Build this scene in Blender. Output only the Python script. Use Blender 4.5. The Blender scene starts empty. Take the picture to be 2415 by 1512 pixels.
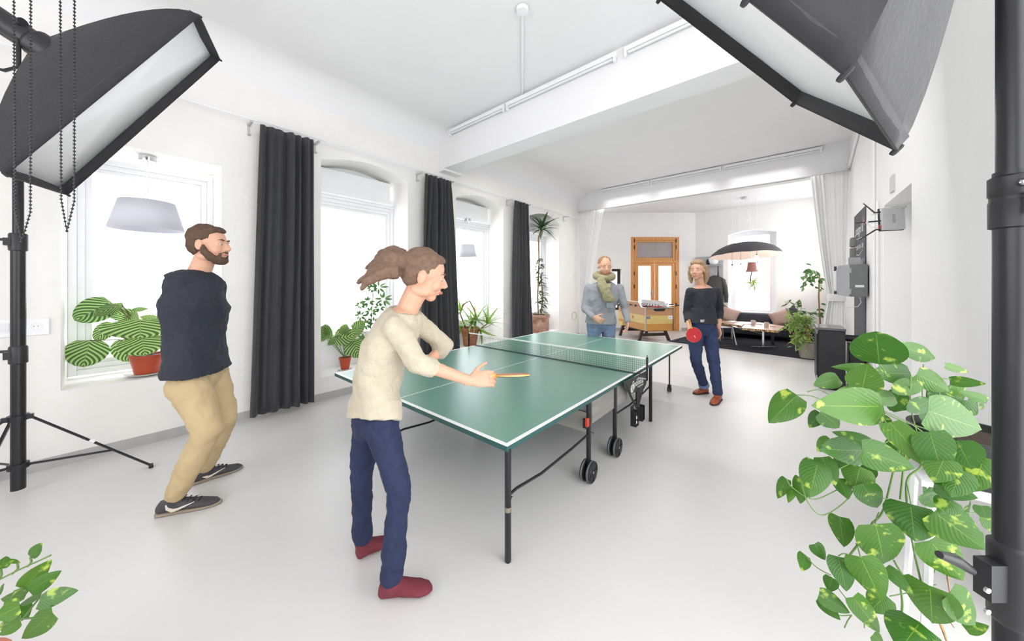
import bpy, bmesh, math, random
from mathutils import Vector as V, Matrix as M
random.seed(7)
SC=bpy.context.scene; COL=SC.collection
PI=math.pi
# ------------------------------------------------------------ camera
FOC=775.; CX=1207.5; CY=668.; EYE=1.45
TH=math.atan(657.5/775)
FW=V((-math.sin(TH),math.cos(TH),0)); RT=V((math.cos(TH),math.sin(TH),0)); UP=V((0,0,1))
def ray(px,py): return RT*((px-CX)/FOC)+FW+UP*(-(py-CY)/FOC)
def P(px,py,d): return V((0,0,EYE))+ray(px,py)*d
def Wz(px,py,z=0.):
    r=ray(px,py); return V((0,0,EYE))+r*((z-EYE)/r.z)
def Wx(px,py,X):
    r=ray(px,py); return V((0,0,EYE))+r*(X/r.x)
def Wy(px,py,Y):
    r=ray(px,py); return V((0,0,EYE))+r*(Y/r.y)
def CAMP(x,y,z): return RT*x+FW*z+V((0,0,EYE-y))
cam=bpy.data.cameras.new('camera'); cam.lens=FOC/2415*36; cam.sensor_width=36; cam.sensor_fit='HORIZONTAL'
cam.shift_y=-(756-CY)/2415; cam.clip_start=.02
co=bpy.data.objects.new('camera',cam); COL.objects.link(co)
co.matrix_world=M.Translation((0,0,EYE))@M((RT,UP,-FW)).transposed().to_4x4()
SC.camera=co
# ------------------------------------------------------------ materials
def lin(c): return tuple((x/12.92 if x<=.04045 else ((x+.055)/1.055)**2.4) for x in c)
def rgb(r,g,b): return lin((r/255,g/255,b/255))
_m={}
def mat(name,col,rough=.5,metal=0,var=.06,vscale=8,bump=0,bscale=60,col2=None,spec=.5,sheen=0,coat=0,stretch=None,wave=None,trans=0):
    """procedural principled material: base colour varied by noise, optional bump"""
    if name in _m: return _m[name]
    m=bpy.data.materials.new(name); m.use_nodes=True; N=m.node_tree.nodes; L=m.node_tree.links
    b=N['Principled BSDF']; b.inputs['Roughness'].default_value=rough; b.inputs['Metallic'].default_value=metal
    b.inputs['Specular IOR Level'].default_value=spec
    if sheen: b.inputs['Sheen Weight'].default_value=sheen
    if coat: b.inputs['Coat Weight'].default_value=coat
    tc=N.new('ShaderNodeTexCoord'); mp=N.new('ShaderNodeMapping'); L.new(tc.outputs['Object'],mp.inputs[0])
    if stretch: mp.inputs['Scale'].default_value=stretch
    if wave:
        n=N.new('ShaderNodeTexWave'); n.inputs['Scale'].default_value=wave[0]; n.inputs['Distortion'].default_value=wave[1]; n.inputs['Detail'].default_value=3
        n.bands_direction=wave[2] if len(wave)>2 else 'X'; fo=n.outputs['Fac']
    else:
        n=N.new('ShaderNodeTexNoise'); n.inputs['Scale'].default_value=vscale; n.inputs['Detail'].default_value=4; fo=n.outputs['Fac']
    L.new(mp.outputs[0],n.inputs[0])
    cr=N.new('ShaderNodeValToRGB'); cr.color_ramp.elements[0].position=.3; cr.color_ramp.elements[1].position=.7
    c2=col2 or tuple(min(1,x*(1+var)) for x in col); c1=col if col2 else tuple(x*(1-var) for x in col)
    cr.color_ramp.elements[0].color=(*c1,1); cr.color_ramp.elements[1].color=(*c2,1)
    L.new(fo,cr.inputs[0]); L.new(cr.outputs[0],b.inputs['Base Color'])
    if bump:
        n2=N.new('ShaderNodeTexNoise'); n2.inputs['Scale'].default_value=bscale; n2.inputs['Detail'].default_value=5
        L.new(tc.outputs['Object'],n2.inputs[0]); bp=N.new('ShaderNodeBump'); bp.inputs['Strength'].default_value=bump; bp.inputs['Distance'].default_value=.01
        L.new(n2.outputs['Fac'],bp.inputs['Height']); L.new(bp.outputs[0],b.inputs['Normal'])
    if trans:
        t=N.new('ShaderNodeBsdfTranslucent'); L.new(cr.outputs[0],t.inputs[0]); mx=N.new('ShaderNodeMixShader'); mx.inputs[0].default_value=trans
        L.new(b.outputs[0],mx.inputs[1]); L.new(t.outputs[0],mx.inputs[2]); L.new(mx.outputs[0],N['Material Output'].inputs[0])
    _m[name]=m; return m
def glassy(name,tint,gl=.08,frost=0.):
    m=bpy.data.materials.new(name); m.use_nodes=True; N=m.node_tree.nodes; L=m.node_tree.links; N.remove(N['Principled BSDF'])
    t=N.new('ShaderNodeBsdfTransparent'); t.inputs[0].default_value=(*tint,1); g=N.new('ShaderNodeBsdfGlossy'); g.inputs['Roughness'].default_value=.05
    mx=N.new('ShaderNodeMixShader'); mx.inputs[0].default_value=gl; L.new(t.outputs[0],mx.inputs[1]); L.new(g.outputs[0],mx.inputs[2]); o=mx
    if frost:
        tl=N.new('ShaderNodeBsdfTranslucent'); nz=N.new('ShaderNodeTexNoise'); nz.inputs['Scale'].default_value=3
        cr=N.new('ShaderNodeValToRGB'); cr.color_ramp.elements[0].color=(*[c*.85 for c in tint],1); cr.color_ramp.elements[1].color=(*tint,1)
        L.new(nz.outputs[0],cr.inputs[0]); L.new(cr.outputs[0],tl.inputs[0])
        m2=N.new('ShaderNodeMixShader'); m2.inputs[0].default_value=frost; L.new(mx.outputs[0],m2.inputs[1]); L.new(tl.outputs[0],m2.inputs[2]); o=m2
    L.new(o.outputs[0],N['Material Output'].inputs[0]); return m
def leafmat(name,dark,light,kind,trans=.3,k=9.):
    """leaf: uv.x runs along the midrib, uv.y across (0..1, midrib .5)"""
    m=bpy.data.materials.new(name); m.use_nodes=True; N=m.node_tree.nodes; L=m.node_tree.links; b=N['Principled BSDF']
    b.inputs['Roughness'].default_value=.38
    uv=N.new('ShaderNodeUVMap'); sp=N.new('ShaderNodeSeparateXYZ'); L.new(uv.outputs[0],sp.inputs[0])
    def ma(op,a,c=None,d=None):
        n=N.new('ShaderNodeMath'); n.operation=op
        for i,x in enumerate((a,c,d)):
            if x is None: continue
            if isinstance(x,(int,float)): n.inputs[i].default_value=x
            else: L.new(x,n.inputs[i])
        return n.outputs[0]
    av=ma('ABSOLUTE',ma('SUBTRACT',sp.outputs[1],.5))
    cr=N.new('ShaderNodeValToRGB'); e=cr.color_ramp.elements
    tc=N.new('ShaderNodeTexCoord'); nz=N.new('ShaderNodeTexNoise'); L.new(tc.outputs['Object'],nz.inputs[0])
    if kind=='stripe':
        nz.inputs['Scale'].default_value=6
        w=ma('SINE',ma('MULTIPLY',ma('ADD',ma('SUBTRACT',sp.outputs[0],ma('MULTIPLY',av,.9)),ma('MULTIPLY',nz.outputs[0],.05)),k*2*PI))
        f=ma('MULTIPLY_ADD',w,.5,.5); e[0].position=.35; e[1].position=.75
    elif kind=='patch':
        nz.inputs['Scale'].default_value=26; nz.inputs['Detail'].default_value=3; f=nz.outputs[0]; e[0].position=.6; e[1].position=.68
    else:
        nz.inputs['Scale'].default_value=9; f=nz.outputs[0]; e[0].position=.3; e[1].position=.7
    e[0].color=(*dark,1); e[1].color=(*light,1); L.new(f,cr.inputs[0])
    mid=ma('LESS_THAN',av,.008); mc=N.new('ShaderNodeMixRGB'); L.new(mid,mc.inputs[0]); L.new(cr.outputs[0],mc.inputs[1]); mc.inputs[2].default_value=(*[a_*.45+c_*.55 for a_,c_ in zip(light,dark)],1)
    # each leaf has its own tone (vertex attribute 'tone')
    at=N.new('ShaderNodeAttribute'); at.attribute_name='tone'; hs=N.new('ShaderNodeHueSaturation')
    L.new(ma('MULTIPLY_ADD',at.outputs['Fac'],.7,.65),hs.inputs['Value']); L.new(ma('MULTIPLY_ADD',at.outputs['Fac'],-.04,.52),hs.inputs['Hue'])
    L.new(mc.outputs[0],hs.inputs['Color']); L.new(hs.outputs[0],b.inputs['Base Color'])
    bp=N.new('ShaderNodeBump'); bp.inputs['Strength'].default_value=.12; bp.inputs['Distance'].default_value=.003
    L.new(ma('SINE',ma('MULTIPLY',ma('SUBTRACT',sp.outputs[0],ma('MULTIPLY',av,.9)),60)),bp.inputs['Height']); L.new(bp.outputs[0],b.inputs['Normal'])
    t=N.new('ShaderNodeBsdfTranslucent'); L.new(hs.outputs[0],t.inputs[0]); mx=N.new('ShaderNodeMixShader'); mx.inputs[0].default_value=trans
    L.new(b.outputs[0],mx.inputs[1]); L.new(t.outputs[0],mx.inputs[2]); L.new(mx.outputs[0],N['Material Output'].inputs[0]); return m
# colours
WALL=mat('plaster_white',rgb(238,237,235),.85,var=.012,vscale=2,bump=.25,bscale=35)
WALLW=mat('plaster_rough',rgb(238,236,232),.9,var=.02,vscale=3,bump=.5,bscale=18)
CEIL=mat('ceiling_white',rgb(236,235,236),.9,var=.012,vscale=1.5,bump=.12,bscale=25)
FLOOR=mat('floor_epoxy',rgb(209,207,205),.36,var=.025,vscale=1.2,bump=.1,bscale=25,spec=.4)
PAINT=mat('paint_white',rgb(240,240,242),.35,var=.01)
GREYT=mat('grey_baseboard',rgb(176,175,173),.7,var=.06,vscale=10)
BLK=mat('black_metal',rgb(38,38,42),.35,metal=.3,var=.1)
BLKP=mat('black_plastic',rgb(30,30,33),.45,var=.1)
CHROME=mat('chrome',rgb(200,200,202),.2,metal=1,var=.04)
FAB=mat('black_nylon',rgb(36,35,38),.75,var=.12,vscale=14,bump=.15,bscale=70,sheen=.1)
DIFF=mat('diffuser_cloth',rgb(250,250,252),.8,var=.01,vscale=4,bump=.3,bscale=7)
CURD=mat('charcoal_curtain',rgb(52,52,55),.85,var=.08,vscale=5,sheen=.1)
CURW=mat('cream_curtain',rgb(250,250,249),.85,var=.005,trans=.3)
TERRA=mat('terracotta_gloss',rgb(178,72,42),.3,var=.08)
CLAY=mat('clay_pot',rgb(176,110,86),.8,var=.15,vscale=14)
CLAYD=mat('clay_weathered',rgb(140,85,70),.8,col2=rgb(195,165,145),vscale=7)
GREYP=mat('grey_pot',rgb(150,142,132),.8,var=.08)
SOIL=mat('soil',rgb(48,34,26),.95,var=.4,vscale=50,bump=1,bscale=80)
STEM=mat('green_stem',rgb(96,128,62),.5,var=.15,vscale=30)
BARK=mat('bark',rgb(140,112,82),.85,var=.25,vscale=40)
WOODO=mat('orange_pine',rgb(196,128,66),.45,col2=rgb(222,164,100),wave=(3,7,'X'),stretch=(3,3,.5))
VENEER=mat('brown_veneer',rgb(170,122,86),.5,col2=rgb(196,150,112),stretch=(1,1,9),wave=(2,5,'Z'))
VENE2=mat('amber_veneer',rgb(178,124,54),.5,col2=rgb(200,146,76),stretch=(1,1,9),wave=(2,5,'Z'))
YEL=mat('mustard_laminate',rgb(208,182,112),.5,var=.05)
DKW=mat('dark_brown_wood',rgb(62,50,46),.6,var=.15,vscale=12)
SOFA=mat('sofa_black',rgb(48,48,58),.8,var=.12,bump=.2,bscale=90)
RUG=mat('rug_navy',rgb(34,36,50),.95,var=.45,vscale=60,bump=1,bscale=120)
MUG=mat('mug_glaze',rgb(214,200,192),.35,var=.03)
WHITEM=mat('white_enamel',rgb(228,228,230),.35,var=.02)
PAPER=mat('paper',rgb(240,240,242),.8,var=.01)
ROUT=mat('silver_plastic',rgb(196,196,196),.4,var=.03)
GREYM=mat('grey_enamel',rgb(106,109,109),.5,var=.05)
GREYL=mat('grey_enamel_light',rgb(160,160,162),.45,var=.05)
GLASS=glassy('window_glass',(.97,.98,1)); FROST=glassy('frosted_glass',rgb(150,146,145),.05,.85)
LGLASS=glassy('bulb_glass',(.92,.93,.95),.15)
# ------------------------------------------------------------ mesh helpers
class B:
    def __init__(s): s.m=bmesh.new(); s.mi=0; s.T=M.Identity(4)
    def v(s,co): return s.m.verts.new(s.T@V(co))
    def f(s,vs):
        try: f=s.m.faces.new(vs); f.material_index=s.mi; return f
        except ValueError: return None
    def grid(s,pts,close_u=False,close_v=False):
        g=[[s.v(p) for p in row] for row in pts]; nu=len(g); nv=len(g[0])
        for i in range(nu if close_u else nu-1):
            for j in range(nv if close_v else nv-1):
                s.f([g[i][j],g[(i+1)%nu][j],g[(i+1)%nu][(j+1)%nv],g[i][(j+1)%nv]])
        return g
    def box(s,c,sz,R=None):
        c=V(c); h=V(sz)/2; R=R or M.Identity(3); vs=[]
        for x in(-1,1):
            for y in(-1,1):
                for z in(-1,1): vs.append(s.v(c+R@V((x*h.x,y*h.y,z*h.z))))
        for q in((0,1,3,2),(4,6,7,5),(0,4,5,1),(2,3,7,6),(0,2,6,4),(1,5,7,3)): s.f([vs[i] for i in q])
        return s
    def bb(s,a,b): a=V(a);b=V(b); return s.box((a+b)/2,b-a)
    def tube(s,pts,r,n=10,cap=True,ell=None):
        pts=[V(p) for p in pts]; k=len(pts); rs=r if isinstance(r,(list,tuple)) else [r]*k
        rings=[]; up=None
        for i,p in enumerate(pts):
            t=(pts[min(i+1,k-1)]-pts[max(i-1,0)])
            if t.length<1e-9: t=V((0,0,1))
            t.normalize()
            if up is None: up=V((0,0,1)) if abs(t.z)<.9 else V((1,0,0))
            a=t.cross(up)
            if a.length<1e-6: a=t.orthogonal()
            a.normalize(); b=a.cross(t).normalized(); up=b
            rings.append([p+(a*math.cos(2*PI*j/n)+b*math.sin(2*PI*j/n)*(ell or 1))*rs[i] for j in range(n)])
        g=s.grid(rings,close_v=True)
        if cap: s.f(g[0][::-1]); s.f(g[-1])
        return s
    def lathe(s,prof,c=(0,0,0),n=24,cap=True,ax=None):
        c=V(c); R=(V((0,0,1)).rotation_difference(V(ax)).to_matrix() if ax else M.Identity(3))
        g=s.grid([[c+R@V((r*math.cos(2*PI*j/n),r*math.sin(2*PI*j/n),z)) for j in range(n)] for r,z in prof],close_v=True)
        if cap: s.f(g[0][::-1]); s.f(g[-1])
        return s
    def ball(s,c,r,n=12,R=None):
        c=V(c); r=V(r) if not isinstance(r,(int,float)) else V((r,r,r)); R=R or M.Identity(3)
        rows=[]
        for i in range(1,n):
            a=PI*i/n; rows.append([c+R@V((r.x*math.sin(a)*math.cos(2*PI*j/(2*n)),r.y*math.sin(a)*math.sin(2*PI*j/(2*n)),r.z*math.cos(a))) for j in range(2*n)])
        g=s.grid(rows,close_v=True); t=s.v(c+R@V((0,0,r.z))); b=s.v(c-R@V((0,0,r.z)))
        for j in range(2*n): s.f([t,g[0][j],g[0][(j+1)%(2*n)]]); s.f([b,g[-1][(j+1)%(2*n)],g[-1][j]])
        return s
    def caps(s,p0,p1,r0,r1,n=16,k=4):
        """tapered capsule"""
        p0=V(p0);p1=V(p1);d=(p1-p0); l=d.length; d=d/l if l>1e-6 else V((0,0,1)); prof=[]
        for i in range(1,k+1): a=PI/2*i/k; prof.append((p0-d*r0*math.cos(a),r0*math.sin(a)))
        for i in range(0,k): a=PI/2*i/k; prof.append((p1+d*r1*math.sin(a),r1*math.cos(a)))
        s.tube([q[0] for q in prof],[max(q[1],1e-4) for q in prof],n); return s
    def loft(s,rings,n=20):
        """rings of (centre, half axis u, half axis v)"""
        g=s.grid([[c+u*math.cos(2*PI*j/n)+w*math.sin(2*PI*j/n) for j in range(n)] for c,u,w in rings],close_v=True)
        s.f(g[0][::-1]); s.f(g[-1]); return s
    def prism(s,poly,d):
        """poly: 3d points, extruded by vector d"""
        a=[s.v(p) for p in poly]; b=[s.v(V(p)+V(d)) for p in poly]; n=len(a)
        s.f(a[::-1]); s.f(b)
        for i in range(n): s.f([a[i],a[(i+1)%n],b[(i+1)%n],b[i]])
        return s
def obj(name,b,m,parent=None,smooth=True,bev=0,label=None,uvs=None):
    bmesh.ops.recalc_face_normals(b.m,faces=b.m.faces)
    me=bpy.data.meshes.new(name); b.m.to_mesh(me); b.m.free()
    for q in (m if isinstance(m,(list,tuple)) else [m]): me.materials.append(q)
    if smooth: me.shade_smooth()
    o=bpy.data.objects.new(name,me); COL.objects.link(o)
    if smooth:
        try: me.set_sharp_from_angle(angle=math.radians(40))
        except Exception: pass
    if bev:
        q=o.modifiers.new('bevel','BEVEL'); q.width=bev; q.segments=2; q.limit_method='ANGLE'
    if parent: par(o,parent)
    if label: o['label']=label
    return o
def par(o,p):
    o.parent=p; w=p.matrix_world.copy() if False else wm(p); o.matrix_parent_inverse=w.inverted()
def wm(p):
    m=M.LocRotScale(p.location,p.rotation_euler,p.scale)
    return (wm(p.parent)@p.matrix_parent_inverse@m) if p.parent else m
def tag(o,label,cat,group=None,kind=None):
    o['label']=label; o['category']=cat
    if group: o['group']=group
    if kind: o['kind']=kind
    return o
def thing(name,loc,label,cat,group=None):
    o=bpy.data.objects.new(name,None); o.empty_display_size=.05; COL.objects.link(o); o.location=loc
    return tag(o,label,cat,group)
def struct(name,b,m,smooth=False,bev=0,parent=None):
    o=obj(name,b,m,parent,smooth,bev)
    if not parent: o['kind']='structure'
    return o
def sempty(name,loc=(0,0,0)):
    o=bpy.data.objects.new(name,None); COL.objects.link(o); o.location=loc; o['kind']='structure'; return o
def dup(o,delta,label=None):
    """copy a thing with its parts and sub-parts, moved by delta"""
    def rec(x,p):
        c=x.copy(); COL.objects.link(c)
        if p: c.parent=p
        for ch in [k for k in bpy.data.objects if k.parent==x]: rec(ch,c)
        return c
    kids=rec(o,None); kids.location=V(o.location)+V(delta)
    if label: kids['label']=label
    return kids
def text(name,body,size,c,right,up,m,parent,ext=.0006):
    cu=bpy.data.curves.new(name,'FONT'); cu.body=body; cu.size=size; cu.extrude=ext; cu.align_x='CENTER'; cu.align_y='CENTER'
    t=bpy.data.objects.new('t',cu); COL.objects.link(t); dg=bpy.context.evaluated_depsgraph_get()
    me=bpy.data.meshes.new_from_object(t.evaluated_get(dg)); bpy.data.objects.remove(t)
    r=V(right).normalized(); u=V(up); u=(u-r*u.dot(r)).normalized(); n=r.cross(u)
    me.transform(M.Translation(V(c))@M((r,u,n)).transposed().to_4x4())
    me.materials.clear(); me.materials.append(m); o=bpy.data.objects.new(name,me); COL.objects.link(o)
    if parent: par(o,parent)
    return o
# ------------------------------------------------------------ room
LX=-4.43; RX=.78; YB=11.24; ZC=3.9
def wallseg(name,p0,p1,out,th,ztop,ops,m=WALL,z0=0):
    """vertical wall p0->p1 (xy); out = outward normal; openings (s0,s1,z0,z1,rise) with a segmental head"""
    p0=V((*p0,0));p1=V((*p1,0));d=(p1-p0);Lh=d.length;d.normalize();o=V((*out,0)).normalized()*th
    b=B(); q=lambda s,z:p0+d*s+V((0,0,z)); s=0.
    def rect(a,c,z,zz): 
        if c-a>1e-4 and zz-z>1e-4: b.prism([q(a,z),q(c,z),q(c,zz),q(a,zz)],o)
    for (a,c,z,zz,rise) in sorted(ops):
        rect(s,a,z0,ztop); rect(a,c,z0,z)
        if rise:
            pts=[q(a,ztop),q(a,zz-rise)]+[q(a+(c-a)*i/12,zz-rise+rise*math.sin(PI*i/12)) for i in range(1,12)]+[q(c,zz-rise),q(c,ztop)]
            b.prism(pts,o)
        else: rect(a,c,zz,ztop)
        s=c
    rect(s,Lh,z0,ztop); return struct(name,b,m)
def winframe(name,p0,p1,z0,z1,inn,fw=.06,mull=None,m=PAINT,glass=GLASS,depth=.07):
    """window (frame + pane) spanning p0->p1; inn = direction to the inside"""
    p0=V((*p0,0));p1=V((*p1,0));d=(p1-p0).normalized(); n=V((*inn,0)).normalized(); e=sempty(name,(p0+p1)/2+V((0,0,z0)))
    R=M((d,n,V((0,0,1)))).transposed(); L=(p1-p0).length; mid=(p0+p1)/2
    b=B()
    def ring(ins,w,dep,off):
        for a in(-1,1): b.box(mid+d*a*(L/2-ins-w/2)+n*off+V((0,0,(z0+z1)/2)),(w,dep,z1-z0-2*ins),R)
        for zz in(z0+ins+w/2,z1-ins-w/2): b.box(mid+n*off+V((0,0,zz)),(L-2*ins-2*w,dep,w),R)
    ring(0,fw*.55,depth,0); ring(fw*.55,fw*.5,depth*.7,-.012); ring(fw*1.05,fw*.45,depth*.45,-.024)
    fr=obj('window_frame',b,m,e,False,.004)
    b=B(); b.box(mid-n*.02+V((0,0,(z0+z1)/2)),(L-2.6*fw,.006,z1-z0-2.6*fw),R); obj('pane',b,glass,e,False)
    return e
# left wall with four deep niches (s measured from y=-3)
Y0=-3.
wins=[(-.33,.64,.59,2.65,0),(1.57,2.78,.28,3.1,.12),(3.72,4.95,.28,3.08,.12),(5.82,7.04,.28,3.08,.12)]
wallseg('wall_left',(LX,Y0),(LX,8.35),(-1,0),.62,ZC,[(a-Y0,c-Y0,z,zz,r) for a,c,z,zz,r in wins],WALLW)
winframe('window_1',(-4.95,-.33),(-4.95,.64),.61,2.62,(1,0),.09)
for i,(a,c,z,zz,r) in enumerate(wins[1:]):
    winframe('window_%d'%(i+2),(-4.88,a),(-4.88,c),.6,2.62,(1,0),.085)
    b=B(); b.bb((-5.05,a,z),(-4.84,c,.6)); b.bb((-5.05,a,2.62),(-4.82,c,2.66)); b.bb((-5.05,a,2.66),(-4.72,c-.05,2.72)); b.bb((-5.05,a+.02,2.72),(-4.77,c-.1,3.0)); b.bb((-5.05,a,2.98),(-4.9,c,3.12))
    struct('trim_%d'%(i+1),b,PAINT)
# baseboard
b=B(); b.bb((LX,Y0,0),(LX+.012,8.35,.085)); struct('baseboard_left',b,GREYT)
# floor
b=B(); b.bb((-6,-3,-.1),(2.2,12.6,0)); struct('floor',b,FLOOR)
# ceiling with coves
b=B(); b.bb((-5.2,-3,ZC),(1.6,8.2,ZC+.1)); b.bb((-6,8.2,3.6),(1.6,12.2,3.9))
def cove(b,p,q,a,u,r,n=8):
    """concave quarter between wall and ceiling; a=into room dir, u=up"""
    p=V(p);q=V(q);a=V(a);pts=[p]+[p+a*r*(1-math.cos(PI/2*i/n))-V((0,0,r*(1-math.sin(PI/2*i/n)))) for i in range(n+1)]
    b.prism([x+a*0 for x in pts],q-p)
cove(b,(LX,3.62,ZC),(LX,8.05,ZC),(1,0,0),None,.4)
cove(b,(LX,-3,ZC),(LX,3.34,ZC),(1,0,0),None,.3)
struct('ceiling',b,CEIL,smooth=True)
# beams
b=B(); b.bb((LX,3.34,3.31),(RX,3.64,ZC)); b.bb((LX,3.34,3.28),(LX+.16,3.72,3.31)); struct('trim_4',b,CEIL)
b=B(); b.bb((-5,8.05,3.38),(RX,8.3,ZC)); struct('trim_5',b,CEIL)
# right wall with door niche; two unseen openings added to let daylight in
wallseg('wall_right',(RX,-3.),(RX,YB+.3),(1,0),.5,ZC,[(-.6+3,2.3+3,.02,3.5,0),(4.31+3,5.4+3,0,2.3,0),(8.75+3,10.95+3,1.4,3.4,0)],WALL)
b=B(); b.bb((RX+.2,4.25,0),(RX+.25,5.45,2.32)); b.bb((RX+.18,4.9,0),(RX+.2,4.93,2.3)); struct('door_2',b,PAINT)
b=B(); b.bb((RX-.012,5.42,0),(RX,YB,.08)); struct('baseboard_right',b,GREYT)
# far walls : left short return, diagonal with door, back with window
DD=10.03
dA=FW*DD+RT*((1385-CX)/FOC*DD); dB=FW*DD+RT*((1640-CX)/FOC*DD)
YB=dB.y
wallseg('wall_far_left',(LX-.5,8.3),(dA.x-.4,dA.y-.3),(-1,.3),.3,3.8,[])
wl=(dB-dA).length
def sd(px): return (px-1385)/FOC*DD
def zz_(py,d=DD): return EYE-(py-CY)/FOC*d
wallseg('wall_far_diagonal',dA.xy,dB.xy,FW.xy,.35,3.8,[(sd(1488),sd(1602),0,zz_(559),0),(sd(1443),sd(1467),.62,zz_(634),0)])
wx0=Wy(1717,600,YB).x; wx1=Wy(1831,600,YB).x
wallseg('wall_back',dB.xy,(RX+.4,YB),(0,1),.4,3.8,[(wx0-dB.x,wx1-dB.x,.55,2.94,.1)])
winframe('window_5',(wx0,YB+.25),(wx1,YB+.25),.55,2.95,(0,-1),.1)
e=winframe('window_6',(dA+RT*sd(1443)+FW*.2).xy,(dA+RT*sd(1467)+FW*.2).xy,.62,zz_(634),(-FW.x,-FW.y),.05,m=DKW)
b=B(); b.bb((dB.x,YB-.012,0),(RX,YB,.09)); struct('baseboard_back',b,GREYT)
b=B(); Rd=M((RT,FW,UP)).transposed()
b.box(dA+RT*(sd(1606)+.2)-FW*.006+UP*.045,(.38,.012,.09),Rd); b.box(dA+RT*(sd(1488)/2+.0)-FW*.006+UP*.045,(sd(1488)-.02,.012,.09),Rd); struct('baseboard_diagonal',b,GREYT)
# wooden double door with transom
de=sempty('door_1',dA+RT*sd(1545)); zt=zz_(559); w0=sd(1488); w1=sd(1602); wd=w1-w0
def dp(s,z,y=0): return dA+RT*(w0+s)+FW*y+UP*z
def dbox(b,s0,s1,z0,z1,y,dep): b.box(dp((s0+s1)/2,(z0+z1)/2,y),(s1-s0,dep,z1-z0),Rd)
ztr=zz_(617)
b=B(); dbox(b,0,.12,0,zt,.05,.12); dbox(b,wd-.12,wd,0,zt,.05,.12); dbox(b,.12,wd-.12,zt-.1,zt,.05,.12); dbox(b,.12,wd-.12,ztr-.04,ztr+.05,.05,.12); obj('door_frame',b,WOODO,de,False,.006)
b=B(); dbox(b,.12,.2,ztr+.05,zt-.1,.04,.07); dbox(b,wd-.2,wd-.12,ztr+.05,zt-.1,.04,.07); dbox(b,.2,wd-.2,ztr+.05,ztr+.12,.04,.07); dbox(b,.2,wd-.2,zt-.16,zt-.1,.04,.07)
tr=obj('transom',b,WOODO,de,False,.006); b=B(); dbox(b,.2,wd-.2,ztr+.12,zt-.16,.05,.01); obj('pane',b,FROST,tr,False)
for k,(a,c) in enumerate(((.12,wd/2-.01),(wd/2+.01,wd-.12))):
    b=B(); dbox(b,a,a+.11,0,ztr-.04,.04,.06); dbox(b,c-.11,c,0,ztr-.04,.04,.06); dbox(b,a+.11,c-.11,ztr-.13,ztr-.04,.04,.06); dbox(b,a+.11,c-.11,0,.75,.04,.06); dbox(b,a+.16,c-.16,.2,.6,.02,.03)
    lf=obj('door_leaf',b,WOODO,de,False,.006); b=B(); dbox(b,a+.11,c-.11,.75,ztr-.13,.045,.01); obj('pane',b,GLASS,lf,False)
    if k==0:
        b=B(); dbox(b,c-.09,c-.05,.98,1.25,0,.015); b.tube([dp(c-.07,1.15,0),dp(c-.07,1.15,-.05),dp(c-.19,1.15,-.05)],.01); obj('door_handle',b,CHROME,lf,True)
b=B()
for z in(2.75,2.55,1.75,1.35,.8):
    for s in(.1,wd-.1): dbox(b,s-.012,s+.012,z-.06,z+.06,-.015,.02)
obj('hinge',b,BLK,de,False)
b=B(); n=14
b.prism([dp(-.05+(wd+.1)*i/n,zt+.02+.14*math.sin(PI*i/n),-.012) for i in range(n+1)]+[dp(-.05+(wd+.1)*i/n,zt+.005+.13*math.sin(PI*i/n),-.012) for i in range(n,-1,-1)],FW*.012); struct('trim_6',b,WALL)
b=B(); b.bb((-5.2,-3.3,0),(1.4,-3,1.1)); b.bb((-5.2,-3.3,2.9),(1.4,-3,ZC)); b.bb((-5.2,-3.3,1.1),(-3.2,-3,2.9)); struct('wall_behind',b,WALL)  # unseen wall behind the camera, added to hold some daylight back
# conduit pipes / mouldings on right wall + ceiling
b=B(); b.tube([(RX-.012,5.86,0),(RX-.012,5.86,ZC)],.014,8); b.tube([(RX-.02,6.3,3.86),(RX-.02,8.05,3.42)],.02,8); b.tube([(RX-.02,5.6,2.4),(RX-.02,5.6,0)],.012,8); struct('trim_7',b,PAINT,True)
b=B(); b.bb((RX-.015,4.88,2.36),(RX,5.03,2.52)); tag(obj('wall_sign',b,ROUT),'small grey sign plate on the wall above the door niche','sign')
# curtain rails
t=thing('curtain_rail',(LX+.15,3,3.14),'thin white curtain rail on brackets along the window wall','curtain rail')
b=B(); b.tube([(LX+.13,-2,3.17),(LX+.13,7.85,3.15)],.011,8); b.tube([(LX+.165,.9,3.165),(LX+.165,7.85,3.145)],.006,6); obj('rail',b,PAINT,t)
for y in(-1.2,.86,1.5,2.93,3.55,5.05,5.66,7.25):
    b=B(); b.bb((LX,y-.012,3.13),(LX+.15,y+.012,3.15)); b.bb((LX,y-.012,3.03),(LX+.008,y+.012,3.15)); b.bb((LX+.008,y-.012,3.03),(LX+.06,y+.012,3.038)); obj('bracket',b,ROUT,t,False)
b=B(); b.bb((LX,8.0,3.37),(RX,8.05,3.385)); b.bb((-3.4,8.01,3.36),(.2,8.04,3.372)); tag(obj('curtain_track',b,ROUT,None,False),'grey curtain track under the far ceiling beam','curtain rail')
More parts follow.
